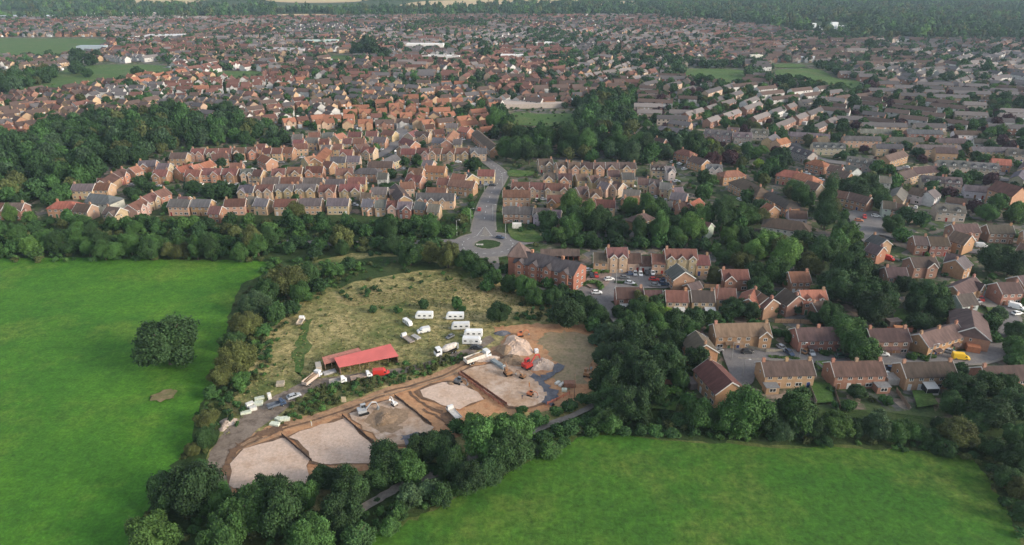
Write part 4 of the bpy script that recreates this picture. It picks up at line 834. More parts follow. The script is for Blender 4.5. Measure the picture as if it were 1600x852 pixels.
T('the mixed upper garden trees', "1212 420 26 m;1180 425 20 d;1190 445 22 d;1230 400 24 l tall;1160 410 18 o;1240 440 14 l;1180 390 20 l;1150 385 18 l;1205 375 26 l;1290 390 26 d;1265 410 22 o;1310 380 24 m;1255 375 20 d;1340 390 18 d;1360 420 18 k;1135 400 16 d;1120 430 16 o;1200 460 16 d bush;1070 355 16 l;1090 358 18 l;1060 372 16 l;1292 335 20 k tall;1297 305 12 k poplar;1129 335 10 d poplar;1318 335 10 m;1345 300 22 k;1370 300 20 d;1355 280 18 k;1330 290 20 k;1380 315 18 d;1415 335 14 d;1440 340 14 d;1395 350 16 d;1410 365 14 m;1560 315 16 m;1590 330 20 l;1545 330 18 m;1525 320 14 u;1415 300 14 o;1240 290 18 m;1260 310 16 m;1218 270 14 k;1085 225 20 k;1070 215 14 k;1218 240 14 k;1225 215 10 d;1100 240 12 m;1110 225 8 y;1115 250 16 u;1140 245 14 u;1160 248 12 k;1180 300 14 k;1190 320 16 d;1170 305 14 m")
FILL('the scrub belt front', [(-30, 408), (200, 408), (415, 410), (440, 398), (440, 388), (-30, 390)], 6.6, (3.4, 5.4), 'ddmmoml')
FILL('the scrub belt rear', [(-30, 376), (0, 352), (130, 345), (300, 347), (520, 348), (640, 352), (705, 348), (735, 325), (755, 292), (768, 280), (750, 325), (720, 365), (690, 374), (560, 374), (300, 374)], 9, (2.8, 4.6), 'ddmmmlo', ('oak', 'tall', 'bush'), 3, .9)
FILL('the scrub belt front', [(-30, 389), (-30, 382), (640, 383), (690, 384), (690, 389)], 6, (2.6, 3.8), 'ddmmo', ('oak', 'bush'), 1, .95)
FILL('the scrub belt middle', [(430, 412), (440, 386), (600, 384), (640, 392), (560, 402), (490, 410)], 9, (3, 5.5), 'ddmo', ('oak', 'bush'), 3, .8)
FILL('the belt above the car park', [(800, 352), (870, 340), (960, 330), (1040, 322), (1110, 345), (1170, 350), (1180, 380), (1120, 392), (1080, 386), (930, 386), (880, 388), (850, 372), (820, 345)], 9.5, (3.8, 6), 'dddmmlk')
FILL('the upper gardens', [(1060, 290), (1130, 280), (1200, 300), (1300, 330), (1330, 350), (1340, 410), (1200, 420), (1140, 400), (1130, 340), (1080, 320)], 11, (3.5, 6), 'ddmmlo', ('oak', 'tall'), 3, .8)
FILL('the long avenue verge', [(790, 350), (788, 320), (795, 295), (800, 290), (797, 325), (800, 350)], 6, (2, 3), 'dmm')
FILL('the central scattered gardens', [(1050, 262), (1060, 225), (1150, 235), (1240, 260), (1250, 300), (1150, 290)], 11, (3, 5), 'dmloyk', ('oak', 'tall'), 2, .7)
WOOD = []
for nm, poly in WOODS.items(): FILL(nm, poly, 10, (4.6, 7.2), 'dddmmokb', avoid=1, arr=WOOD if 'left' in nm else TREES)
FILL('the left estate gardens', [(120, 335), (260, 240), (440, 205), (770, 205), (790, 270), (740, 300), (700, 335)], 10, (1.6, 3.4), 'ddmml', ('oak', 'bush'), 0, .62, arr=TOWN)
for (px, py, rpx, n) in ((325, 296, 14, 5), (300, 290, 14, 1), (345, 292, 12, 1), (235, 292, 12, 1), (210, 300, 12, 1), (220, 285, 12, 1), (345, 255, 10, 1), (372, 245, 10, 1), (610, 270, 10, 1), (630, 252, 9, 1), (650, 248, 9, 1), (740, 255, 14, 1), (640, 150, 8, 1), (365, 175, 12, 1), (265, 172, 17, 1), (440, 215, 13, 1), (428, 222, 12, 1), (1330, 165, 9, 1), (1370, 150, 9, 1), (1570, 150, 12, 1), (300, 145, 10, 1), (320, 155, 10, 1), (350, 170, 16, 1), (345, 180, 14, 1), (215, 110, 10, 1), (200, 130, 12, 1), (190, 125, 9, 1), (120, 85, 12, 1), (140, 92, 12, 1), (150, 85, 9, 1), (120, 105, 12, 1), (135, 112, 10, 1), (560, 75, 14, 1), (580, 78, 14, 1), (575, 65, 13, 1), (600, 80, 10, 1), (535, 105, 9, 1), (555, 108, 8, 1), (630, 110, 7, 1), (760, 82, 12, 1), (755, 70, 9, 1)):
    for k in range(n): T('the left town gardens', f"{px+k*9} {py+(k%2)*5} {rpx} k")
FILL('the mid town', [(-40, 215), (0, 140), (280, 118), (560, 128), (770, 128), (1000, 130), (1000, 165), (780, 175), (775, 200), (430, 205), (250, 190), (110, 195)], 11, (2.2, 5), 'ddmmbo', ('oak',), -1, .65, arr=TOWN)
FILL('the right town', [(1000, 210), (980, 150), (1000, 130), (1650, 130), (1650, 330), (1400, 300), (1240, 255)], 10, (2.2, 5.2), 'ddmmolu', ('oak', 'bush'), -1, .7, arr=TOWN)
FILL('the far gardens', [(780, 400), (1120, 400), (1190, 505), (1640, 480), (1640, 600), (1200, 640), (1000, 640), (960, 560)], 11, (1.2, 2.6), 'dmml', ('bush',), 1, .5)
FILL('the far town', [(-60, 118), (-60, 34), (350, 30), (700, 26), (1050, 27), (1180, 44), (1330, 62), (1660, 66), (1660, 132), (1000, 132), (560, 130), (280, 118)], 13.5, (3, 6.5), 'ddmbbk', ('oak',), 0, .66, arr=TOWN)
for poly in ([(1045, 105), (1030, 98), (1000, 80), (1010, 78), (1060, 100), (1075, 122), (1060, 125)], [(1072, 128), (1160, 138), (1165, 134), (1165, 142), (1065, 134)], [(1175, 112), (1195, 120), (1210, 135), (1190, 135), (1160, 125)], [(1210, 127), (1260, 134), (1310, 143), (1310, 150), (1220, 138)], [(1275, 105), (1310, 100), (1330, 118), (1400, 125), (1400, 138), (1350, 138), (1340, 125), (1300, 117)],
             [(1040, 95), (1080, 98), (1120, 102), (1200, 100), (1200, 104), (1130, 108), (1050, 106)], [(1120, 60), (1340, 55), (1340, 66), (1120, 66)], [(960, 85), (1000, 95), (1050, 120), (1000, 115)], [(860, 90), (910, 85), (900, 110), (860, 110)], [(820, 50), (900, 55), (900, 75), (830, 70)], [(640, 40), (760, 35), (760, 45), (640, 50)]):
    FILL('x', poly, 11, (4.5, 7), 'ddmbk', ('oak',), 0, .8, arr=TOWN)
SHR = []
FILL('s', [(-60, 222), (0, 140), (280, 118), (1000, 130), (1650, 130), (1650, 640), (1480, 650), (1180, 640), (1080, 560), (1000, 490), (905, 462), (812, 440), (800, 335), (700, 335), (0, 340)], 7.5, (.9, 2.0), 'ddmmolo', ('oak', 'bush'), -1, .5, arr=SHR)
T('the right town gardens', "1282 162 12 k;1336 162 12 k;1359 207 9 k;1435 142 10 d;1457 156 8 m;1598 160 14 k;1467 195 11 d;1520 192 10 m;1534 190 10 d;1312 180 10 d;1266 206 13 d;1505 100 10 d;1547 107 13 d;1415 84 9 d;1360 70 10 d;1222 241 14 k;1240 160 9 d;1200 175 10 k;1160 190 9 d;1120 170 9 m;1140 155 10 d;1400 195 7 u;1492 215 7 u;1540 250 12 m;1500 242 9 d;1410 240 9 m;1575 250 9 m;1440 185 8 k;1385 175 7 d;1090 150 9 k;1070 165 9 m;1300 225 9 m;1350 232 8 u;1390 232 10 m;1250 130 9 d;1560 205 8 d;1470 270 12 m;1500 275 12 m;1370 250 8 u")
FARW = []
for poly, sp in (([(-100, 36), (-100, 3), (180, 6), (320, 12), (420, 10), (620, 16), (760, 10), (840, 8), (1060, 6), (1060, 28), (700, 25), (350, 29), (0, 33)], 24), ([(1040, 31), (1040, -8), (1660, -8), (1660, 66), (1560, 62), (1320, 59), (1250, 50), (1180, 42), (1120, 34)], 17), ([(-100, 4), (-100, -8), (1060, -8), (1060, 3)], 38)):
    GC = [[(186, -8), (320, -8), (290, 9), (205, 10)], [(610, 15), (655, 2), (790, -8), (800, 6), (700, 15)], [(935, 1), (1005, 1), (1000, 9), (935, 9)], [(0, 17), (70, 17), (60, 27), (0, 27)], [(430, 8), (560, 7), (560, 16), (430, 17)], [(415, -8), (580, -8), (560, 4), (440, 5)], [(-100, -8), (160, -8), (60, 4), (-100, 5)], [(430, 22), (520, 22), (515, 28), (430, 28)], [(1260, 36), (1330, 36), (1330, 52), (1270, 50)], [(820, -8), (905, -8), (900, 4), (825, 5)]]
    n0 = len(FARW); FILL('w', poly, sp, (6, 11), 'dmbbol', ('oak', 'tall'), 0, .93, world_taken=False, arr=FARW)
    FARW[n0:] = [t for t in FARW[n0:] if not any(inpoly(*PX(t[0], t[1]), q) for q in GC)]
print('trees', len(TREES), 'wood', len(WOOD), 'town', len(TOWN), 'far', len(FARW))
TREES.sort(key=lambda t: -t[2]*scale_at(t[0], t[1])*(.8 if t[3] == 'bush' else 1))
IND, REST = TREES[:298], TREES[298:]
groups = {}
for t in IND: groups.setdefault(t[5], []).append(t)
for row, lst in groups.items():
    lst.sort(key=lambda t: PX(t[0], t[1])[1]); nb = max(1, len(lst)//14)
    per = math.ceil(len(lst)/nb)
    for b in range(nb):
        band = sorted(lst[b*per:(b+1)*per], key=lambda t: PX(t[0], t[1])[0])
        for i, (x, y, r, sh, c, _) in enumerate(band):
            wd_ = f"{LC[c][1]} {'bush' if sh == 'bush' else ('conifer' if sh == 'cone' else 'tree')}"
            rw_ = row[4:] if row.startswith('the ') else row
            lab = "large dark broad oak standing alone in the left pasture" if row == 'the left pasture' else f"{wd_}, {ordw(i+1)} from left{', '+ordw(b+1)+' rank of' if nb > 1 else ' in'} {rw_}" 
            cat = 'bush' if sh == 'bush' else 'tree'
            ro = thing('bush' if sh == 'bush' else {'oak': 'broadleaf_tree', 'tall': 'tall_tree', 'poplar': 'columnar_tree', 'cone': 'conifer'}[sh], lab, cat, (x, y, 0), rt.uniform(0, 6.28), 'trees and bushes in '+row)
            k = rt.randrange(4 if sh in ('oak', 'tall') else 3); cr = link('crown', crown_mesh(sh, k), ro); hs = rt.uniform(.85, 1.22)
            cr.scale = (r*rt.uniform(.86, 1.14), r*rt.uniform(.86, 1.14), r*hs); cr.location = (0, 0, -.02*r if sh == 'bush' else r*.06); cr.color = (*LC[c][0], 1)
            tk = link('trunk', TRUNKS[rt.randrange(3)], ro); tk.scale = (r*1.1, r*1.1, r*1.3)
def merge(name, lst, protos, label, cat, cols=1.0):
    Vs, Ls, Ns, Ts = [], [], [], []; off = 0
    for (x, y, r, sh, c, _) in lst:
        V, lo, le = protos[rt.randrange(len(protos))]; a = rt.uniform(0, 6.28); ca, sa = math.cos(a), math.sin(a)
        sz = r*{'oak': 1, 'tall': 1.3, 'poplar': 2, 'cone': 1.6, 'bush': .8}[sh]*rt.uniform(.9, 1.15)
        W = np.column_stack([(V[:, 0]*ca-V[:, 1]*sa)*r+x, (V[:, 0]*sa+V[:, 1]*ca)*r+y, V[:, 2]*sz]); Vs.append(W); Ls.append(lo+off); Ns.append(le); off += len(V)
        j = rt.uniform(.72, 1.3); col = np.array(LC[c][0])*j*cols; Ts.append(np.tile(col, (len(le), 1)))
    if not lst: return
    me = build_mesh(bpy.data.meshes.new(name), np.concatenate(Vs), np.concatenate(Ls), np.concatenate(Ns), [M_tleaf], None, np.concatenate(Ts))
    tag(link(name, me), label, cat, kind='stuff')
PM = [make_crown(500+i, 'oak', 900, .12, 18, (12, 8)) for i in range(6)]
PF = [make_crown(600+i, 'oak', 150, .2, 12, (9, 6)) for i in range(6)]
PW = [make_crown(700+i, 'oak', 50, .25, 9, (8, 5)) for i in range(6)]
merge('tree_belts', REST, PM, 'smaller trees and undergrowth filling the belts between the houses', 'undergrowth')
merge('woodland', WOOD, PM, 'dense dark green wood behind the left housing estate', 'wood')
TOWN.sort(key=lambda t: t[1]); nm_ = sum(1 for t in TOWN if scale_at(t[0], t[1]) > 1.45)
merge('town_trees', TOWN[:nm_], PM, 'garden trees and hedges scattered between the nearer streets', 'trees')
merge('garden_shrubs', SHR, PF, 'shrubs and garden hedges between the houses of the whole town', 'shrubs')
merge('far_town_trees', TOWN[nm_:], PF, 'bluish green trees dotted all over the far town', 'trees')
merge('far_woods', FARW, PW, 'hazy woods and tree lines beyond the far edge of the town', 'woods')
# undergrowth, weeds and tufts
UG = []
FILL('u', [(-30, 410), (200, 409), (425, 411), (460, 395), (640, 392), (720, 372), (750, 320), (765, 285), (745, 295), (720, 340), (640, 350), (300, 345), (0, 350), (-30, 360)], 4.2, (1.2, 2.4), 'dmmol', ('bush',), 1, .8, arr=UG)
FILL('u', [(420, 412), (395, 440), (362, 480), (352, 520), (340, 580), (322, 615), (303, 655), (290, 705), (258, 750), (228, 805), (210, 870), (330, 870), (335, 800), (315, 740), (335, 680), (365, 620), (395, 560), (420, 500), (450, 455), (520, 410), (480, 400)], 3.0, (.8, 1.9), 'dmmool', ('bush',), 1, .75, arr=UG)
FILL('u', [(330, 780), (420, 830), (520, 800), (600, 750), (720, 715), (830, 680), (900, 650), (938, 610), (945, 560), (1000, 500), (1080, 560), (1080, 640), (1350, 690), (1500, 695), (1560, 720), (1600, 760), (1600, 850), (1570, 800), (1548, 755), (1520, 718), (1350, 699), (1200, 694), (1060, 685), (960, 676), (905, 680), (850, 700), (790, 736), (722, 770), (650, 803), (590, 826), (550, 870), (330, 870)], 3.2, (.8, 1.9), 'ddmmol', ('bush',), 1, .75, arr=UG)
FILL('u', [(560, 402), (640, 396), (700, 402), (760, 430), (850, 475), (885, 488), (940, 500), (940, 480), (860, 445), (780, 410), (700, 385), (600, 388)], 3.5, (1, 2), 'ddmmo', ('bush',), 1, .8, arr=UG)
FILL('u', [(440, 664), (480, 652), (540, 626), (620, 602), (700, 577), (738, 558), (715, 552), (640, 578), (560, 594), (500, 608), (455, 630)], 1.6, (.5, 1.4), 'moool', ('bush',), 1, .9, arr=UG)
FILL('u', [(500, 440), (560, 425), (640, 412), (700, 425), (760, 440), (700, 440), (560, 470), (500, 480)], 6, (.8, 1.6), 'dmo', ('bush',), 1, .5, arr=UG)
FILL('u', [(800, 352), (870, 340), (1040, 322), (1110, 345), (1180, 380), (1080, 386), (930, 386), (850, 372)], 4, (1.2, 2.2), 'dmm', ('bush',), 1, .7, arr=UG)
FILL('u', [(400, 600), (370, 620), (420, 500), (450, 470), (560, 440), (700, 430), (830, 470), (860, 500), (780, 505), (740, 480), (620, 480), (560, 500), (500, 530), (480, 580)], 4.0, (.35, .9), 'moollo', ('bush',), 1, .16, arr=UG)
for pg_ in ([(352, 640), (365, 560), (400, 505), (430, 470), (470, 440), (500, 440), (470, 480), (440, 520), (425, 560), (400, 620), (360, 680)], [(470, 440), (500, 425), (560, 415), (600, 405), (640, 415), (560, 430), (520, 455), (490, 470)], [(600, 570), (640, 560), (660, 568), (640, 582)], [(820, 470), (860, 480), (900, 500), (860, 505), (800, 500)]):
    FILL('u', pg_, 2.6, (.7, 1.7), 'mmoodl', ('bush',), 1, .75, arr=UG)
FILL('u', [(-30, 377), (-30, 390), (640, 390), (700, 388), (690, 376)], 3.4, (1.4, 2.4), 'ddmmo', ('bush',), 1, .85, arr=UG)
PU = [make_crown(800+i, 'bush', 130, .22, 10, (8, 5)) for i in range(6)]
merge('undergrowth', UG, PU, 'brambles, nettles and low scrub under the hedges and along the tracks', 'undergrowth')
def tufts(name, polys, n, hgt, cols, label):
    r = np.random.RandomState(9); Vs, Ts = [], []
    for poly, cnt in polys:
        wp = np.array([P(*p) for p in poly]); lo, hi = wp.min(0), wp.max(0); k = 0
        while k < cnt:
            x, y = r.uniform(lo, hi); px, py = PX(x, y)
            if not inpoly(px, py, poly): continue
            k += 1; c = np.array(cols[r.randint(len(cols))])*r.uniform(.75, 1.25); s = r.uniform(.5, 1.2)
            for b in range(3):
                a = r.uniform(0, 6.28); w = .28*s; h = hgt*s*r.uniform(.6, 1.2); dx, dy = math.cos(a)*w, math.sin(a)*w; lx, ly = r.uniform(-.35, .35, 2)*s
                Vs += [(x-dx, y-dy, 0), (x+dx, y+dy, 0), (x+dx*.6+lx, y+dy*.6+ly, h), (x-dx*.6+lx, y-dy*.6+ly, h*.9)]; Ts.append(c)
    V = np.array(Vs); m = len(V)//4
    me = build_mesh(bpy.data.meshes.new(name), V+np.array([0, 0, .2]), np.arange(4*m, dtype=np.int32), np.full(m, 4, np.int32), [M_tleaf], None, np.array(Ts))
    tag(link(name, me), label, 'grass', kind='stuff')
tufts('rough_grass_tufts', [([(440, 500), (480, 460), (560, 440), (700, 425), (830, 468), (880, 500), (780, 512), (740, 545), (640, 570), (480, 595), (420, 620), (345, 690), (370, 620), (410, 560)], 3000), ([(690, 440), (740, 432), (800, 455), (845, 478), (740, 480), (560, 478), (520, 470), (640, 450)], 1200)],
      3, .22, [(.20, .19, .075), (.15, .16, .055), (.26, .22, .10), (.11, .14, .04)], 'tall tufts of dry and green grass over the rough ground')
#PART3
# ------------------------------------------------------------------ vehicles
def wheel_mesh(r, w):
    mb = MB(); mb.tube((0, -w/2, 0), (0, w/2, 0), r, n=12); mb.tube((0, -w/2-.01, 0), (0, w/2+.01, 0), r*.55, n=8, mi=1); return mb.mesh('wheel', [M_tyre, M_metal])
WHL = wheel_mesh(.33, .22); WHB = wheel_mesh(.48, .3)
def hull(mb, st, mi=0):  # stations: x, zbottom, zmid, ztop, halfwidth mid, halfwidth top
    mb.loft([[(x, -w*.96, zb), (x, w*.96, zb), (x, w, zm), (x, wt, zt), (x, -wt, zt), (x, -w, zm)] for x, zb, zm, zt, w, wt in st], mi)
def frust(mb, x0, x1, z0, x2, x3, z1, w0, w1, mi=0):
    mb.add([(x0, -w0, z0), (x1, -w0, z0), (x1, w0, z0), (x0, w0, z0), (x2, -w1, z1), (x3, -w1, z1), (x3, w1, z1), (x2, w1, z1)], [(3, 2, 1, 0), (4, 5, 6, 7), (0, 1, 5, 4), (1, 2, 6, 5), (2, 3, 7, 6), (3, 0, 4, 7)], mi)
def mk_car():
    P_ = {}
    b = MB(); hull(b, [(-2.15, .4, .6, .78, .74, .68), (-2.02, .28, .6, .92, .86, .78), (-1.2, .25, .6, .98, .9, .82), (.2, .25, .6, .96, .9, .82), (1.2, .26, .6, .9, .88, .78), (1.9, .28, .55, .74, .84, .7), (2.12, .36, .5, .62, .72, .6)])
    frust(b, -1.35, .25, 1.40, -1.25, .12, 1.46, .64, .58)
    for x0, x1 in ((-1.95, -1.38), (-.55, -.55), (.95, .25)):
        for s in (-1, 1): b.tube((x0, s*.80, .93), (x1, s*.645, 1.42), .045, n=4)
    P_['body'] = (b.mesh('body', [M_paint]), True)
    g_ = MB(); frust(g_, -1.93, .93, .94, -1.36, .24, 1.40, .79, .64); P_['window_glass'] = (g_.mesh('window_glass', [M_glass]), False)
    l = MB().box(2.0, 2.1, -.7, -.4, .52, .64).mesh('headlight', [M_metal]); l2 = MB().box(2.0, 2.1, .4, .7, .52, .64).mesh('headlight', [M_metal])
    return P_, [(WHL, x, s*.78, .33) for x in (-1.3, 1.35) for s in (-1, 1)], [l, l2]
def mk_van(L=5.2, Hh=2.2):
    b = MB(); h = L/2; hull(b, [(-h, .35, 1.2, Hh-.05, .92, .82), (-h+.15, .3, 1.2, Hh, .96, .86), (h-1.9, .3, 1.2, Hh, .97, .87), (h-1.6, .3, 1.15, Hh-.12, .97, .83), (h-.85, .3, 1.0, 1.2, .95, .84), (h-.1, .3, .8, 1.0, .9, .74), (h, .4, .6, .8, .82, .66)])
    g_ = MB(); frust(g_, h-1.72, h-.86, 1.22, h-1.58, h-1.55, Hh-.2, .985, .8); 
    return {'body': (b.mesh('body', [M_paint]), True), 'window_glass': (g_.mesh('window_glass', [M_glass]), False)}, [(WHL, x, s*.86, .33) for x in (-h+1, h-1.05) for s in (-1, 1)], []
def mk_flatbed(L=6.0, tip=.35):
    h = L/2; b = MB(); hull(b, [(h-1.75, .45, 1.1, 2.1, .95, .88), (h-.95, .45, 1.1, 2.08, .96, .86), (h-.45, .45, 1.1, 1.3, .95, .84), (h, .5, .8, 1.0, .86, .76)])
    g_ = MB(); frust(g_, h-1.5, h-.46, 1.3, h-1.35, h-.92, 1.95, .97, .84)
    d = MB().box(-h, h-1.85, -1, 1, .75, .9)
    for x0, x1, y0, y1 in ((-h, h-1.85, -1, -.93), (-h, h-1.85, .93, 1), (-h, -h+.07, -.93, .93), (h-1.93, h-1.85, -.93, .93)): d.box(x0, x1, y0, y1, .9, .9+tip)
    c = MB().box(-h+.3, h-.4, -.4, .4, .45, .72)
    return {'cab': (b.mesh('cab', [M_paint]), True), 'window_glass': (g_.mesh('window_glass', [M_glass]), False), 'load_bed': (d.mesh('load_bed', [M_dull]), 'bed'), 'chassis': (c.mesh('chassis', [M_tyre]), False)}, [(WHL, x, s*.86, .33) for x in (-h+1.1, h-1.0) for s in (-1, 1)], []
def mk_lorry(L=9.5, mixer=False):
    h = L/2; b = MB(); hull(b, [(h-2.1, .6, 1.6, 3.0, 1.22, 1.15), (h-.5, .6, 1.6, 3.0, 1.23, 1.12), (h-.1, .6, 1.5, 1.7, 1.22, 1.15), (h, .6, 1.0, 1.2, 1.2, 1.1)])
    g_ = MB(); frust(g_, h-1.5, h-.1, 1.75, h-1.4, h-.42, 2.75, 1.235, 1.13); c = MB().box(-h, h-.5, -.5, .5, .7, 1.0)
    D = {'cab': (b.mesh('cab', [M_paint]), True), 'window_glass': (g_.mesh('window_glass', [M_glass]), False), 'chassis': (c.mesh('chassis', [M_tyre]), False)}
    if mixer:
        d = MB(); n = 12; ring = lambda x, r, z: [(x, r*math.cos(2*math.pi*i/n), z+r*math.sin(2*math.pi*i/n)) for i in range(n)]
        d.loft([ring(-h+.4, .5, 2.9), ring(-h+1.3, 1.0, 2.5), ring(0, 1.2, 2.2), ring(h-3.2, .95, 2.0), ring(h-2.6, .5, 1.9)]); D['mixer_drum'] = (d.mesh('mixer_drum', [M_dull]), 'bed')
        c2 = MB().box(-h-.3, -h+.3, -.3, .3, 1.0, 3.0); D['chute'] = (c2.mesh('chute', [M_metal]), False)
    else:
        d = MB().box(-h, h-2.4, -1.22, 1.22, 1.02, 1.15)
        for x0, x1, y0, y1 in ((-h, h-2.4, -1.22, -1.12), (-h, h-2.4, 1.12, 1.22), (-h, -h+.1, -1.12, 1.12), (h-2.5, h-2.4, -1.12, 1.12)): d.box(x0, x1, y0, y1, 1.15, 2.35)
        D['tipper_body'] = (d.mesh('tipper_body', [M_dull]), 'bed'); s_ = MB(); s_.loft([[(-h+.1, -1.1, 1.3), (-h+.1, 1.1, 1.3), (-h+.1, 0, 1.9)], [(0, -1.1, 2.0), (0, 1.1, 2.0), (0, .1, 2.7)], [(h-2.6, -1.1, 1.9), (h-2.6, 1.1, 1.9), (h-2.6, 0, 2.2)]]); D['load'] = (s_.mesh('load', [M_sand]), False)
    return D, [(WHB, x, s*1.05, .48) for x in (-h+1.2, -h+2.4, h-1.3) for s in (-1, 1)], []
def mk_caravan(L=6.6):
    h = L/2; b = MB(); hull(b, [(-h, .6, 1.4, 2.3, 1.05, .95), (-h+.2, .45, 1.4, 2.55, 1.13, 1.05), (h-.9, .45, 1.4, 2.6, 1.13, 1.05), (h-.25, .45, 1.3, 2.0, 1.1, .95), (h, .6, 1.1, 1.5, 1.0, .85)])
    a = MB().tube((h-.2, -.6, .5), (h+1.2, 0, .5), .05, n=5).tube((h-.2, .6, .5), (h+1.2, 0, .5), .05, n=5)
    D = {'body': (b.mesh('body', [M_paint]), True), 'tow_bar': (a.mesh('tow_bar', [M_metal]), False)}
    ws = [MB().box(x-.45, x+.45, s*1.12-.02, s*1.12+.02, 1.35, 1.85).mesh('window', [M_glass]) for x in (-2.2, -.2, 1.7) for s in (-1, 1)]
    f = MB(); f.add([(h-.2, -.8, 2.0), (h-.2, .8, 2.0), (h+.02, .75, 1.52), (h+.02, -.75, 1.52)], [(0, 3, 2, 1), (0, 1, 2, 3)])
    D['front_window'] = (f.mesh('front_window', [M_glass]), False)
    sk = MB().box(-.5, .1, -1.18, -1.13, .6, 2.1).mesh('door', [M_white])
    return D, [(WHL, 0, s*1.0, .33) for s in (-1, 1)], ws+[sk]
def mk_digger():
    D = {}; 
    for s in (-1, 1): pass
    t1 = MB(); t1.loft([[(x, -1.2, z), (x, -.75, z), (x, -.75, z+hh), (x, -1.2, z+hh)] for x, z, hh in ((-1.5, .25, .3), (-1.3, .0, .75), (1.3, .0, .75), (1.5, .25, .3))]); t2 = MB(); t2.loft([[(x, .75, z), (x, 1.2, z), (x, 1.2, z+hh), (x, .75, z+hh)] for x, z, hh in ((-1.5, .25, .3), (-1.3, .0, .75), (1.3, .0, .75), (1.5, .25, .3))])
    D['upper_body'] = (MB().box(-1.6, .9, -1.1, 1.1, .85, 1.6).box(-1.6, -.6, -1.1, 1.1, 1.6, 1.85).box(-.6, .6, -.6, .6, .7, .86).mesh('upper_body', [M_paint]), True)
    c = MB(); frust(c, -.5, .95, 1.6, -.4, .7, 2.75, .01, .01); D['cab'] = (MB().box(-.5, .95, .2, 1.1, 1.58, 1.7).box(-.5, .95, .2, 1.1, 2.65, 2.78).box(-.5, -.42, .2, 1.1, 1.7, 2.65).mesh('cab', [M_paint]), True)
    D['cab_glass'] = (MB().box(-.42, .92, .23, 1.07, 1.7, 2.65).mesh('cab_glass', [M_glass]), False)
    b = MB().tube((.8, -.3, 1.5), (2.6, -.3, 3.3), .24, .2, 6).tube((2.6, -.3, 3.3), (3.9, -.3, 2.9), .2, .17, 6); D['boom'] = (b.mesh('boom', [M_paint]), True)
    a = MB().tube((3.9, -.3, 2.95), (4.5, -.3, 1.1), .17, .13, 6); D['arm'] = (a.mesh('arm', [M_paint]), True)
    k = MB(); k.loft([[(4.3, y, 1.2), (4.75, y, 1.1), (4.6, y, .35), (3.9, y, .3), (4.05, y, .8)] for y in (-.75, .15)]); D['bucket'] = (k.mesh('bucket', [M_metal]), False)
    return D, [], [t1.mesh('track', [M_tyre]), t2.mesh('track', [M_tyre])]
KITS = {'car': mk_car(), 'van': mk_van(), 'minivan': mk_van(4.6, 1.85), 'pickup': mk_flatbed(5.4, .45), 'flatbed': mk_flatbed(6.8, .2), 'lorry': mk_lorry(), 'mixer': mk_lorry(8.2, True), 'caravan': mk_caravan(), 'digger': mk_digger()}
CNAME = {'car': ('parked_car', 'car'), 'van': ('delivery_van', 'van'), 'minivan': ('small_van', 'van'), 'pickup': ('pickup_truck', 'pickup truck'), 'flatbed': ('flatbed_truck', 'truck'), 'lorry': ('tipper_lorry', 'lorry'), 'mixer': ('concrete_mixer_truck', 'mixer truck'), 'caravan': ('touring_caravan', 'caravan'), 'digger': ('excavator', 'excavator')}
PC = {'w': (.75, .75, .73), 's': (.42, .44, .46), 'g': (.16, .17, .18), 'k': (.03, .032, .036), 'b': (.04, .065, .12), 'r': (.50, .04, .03), 'y': (.80, .50, .03), 'o': (.50, .17, .07), 'n': (.30, .16, .08), 'e': (.04, .09, .07), 't': (.45, .40, .33)}
CN = {'w': 'white', 's': 'silver', 'g': 'grey', 'k': 'black', 'b': 'blue', 'r': 'red', 'y': 'yellow', 'o': 'orange', 'n': 'brown', 'e': 'dark green', 't': 'beige'}
def vehicle(kind, x, y, a, c, label, group=None, bed=None, sc=1.0, simple=False, name=None, cat=None, z=0.0):
    D, wh, ex = KITS[kind]; root = thing(name or CNAME[kind][0], label, cat or CNAME[kind][1], (x, y, z+GZ(x, y)+.02), a, group); root.scale = (sc, sc, sc)
    for nm, (me, f) in D.items():
        o = link(nm, me, root); o.color = (*(PC[c] if f is True else ((bed or (.35, .33, .30)) if f == 'bed' else (.5, .5, .5))), 1)
    if not simple:
        for me, wx, wy, wz in wh: link('wheel', me, root, (wx, wy, wz))
        for me in ex: link(me.name.split('.')[0], me, root)
    return root
def V(kind, x1, y1, x2, y2, c, label, **k):
    a, b = P(x1, y1, 1), P(x2, y2, 1); m = (a+b)/2; d = b-a
    return vehicle(kind, m[0], m[1], math.atan2(d[1], d[0]), c, label, **k)
gC = 'touring caravans parked on the rough ground'
V('caravan', 678, 494, 648, 494, 'w', 'white caravan at the back left of the group, its hitch pointing left', group=gC)
V('caravan', 725, 495, 697, 495, 'w', 'white caravan at the back right, beside the small green tree', group=gC)
V('caravan', 735, 510, 704, 511, 'w', 'white caravan second from back in the right-hand stack', group=gC)
V('caravan', 755, 522, 724, 522, 'w', 'white caravan third from back in the right-hand stack', group=gC)
V('caravan', 723, 533, 752, 534, 'w', 'white caravan at the front of the stack beside the black car', group=gC)
V('caravan', 631, 499, 643, 508, 'w', 'short white caravan parked at an angle beside the grey van', group=gC, sc=.72)
V('car', 734, 541, 755, 542, 'k', 'black car parked against the frontmost white caravan')
V('minivan', 669, 514, 654, 517, 'w', 'white and grey van beside the short angled caravan')
V('flatbed', 647, 536, 626, 521, 'w', 'white flatbed truck with long grey bed parked below the short caravan', bed=(.33, .28, .24))
V('car', 709, 521, 697, 527, 'g', 'small dark grey car left of the caravan stack', sc=.8)
V('mixer', 709, 546, 686, 552, 'w', 'white mixer truck with pale drum on the mud track', bed=(.55, .5, .45))
V('lorry', 725, 568, 767, 553, 'w', 'long white tipper lorry with tan load at the track end', bed=(.62, .58, .52))
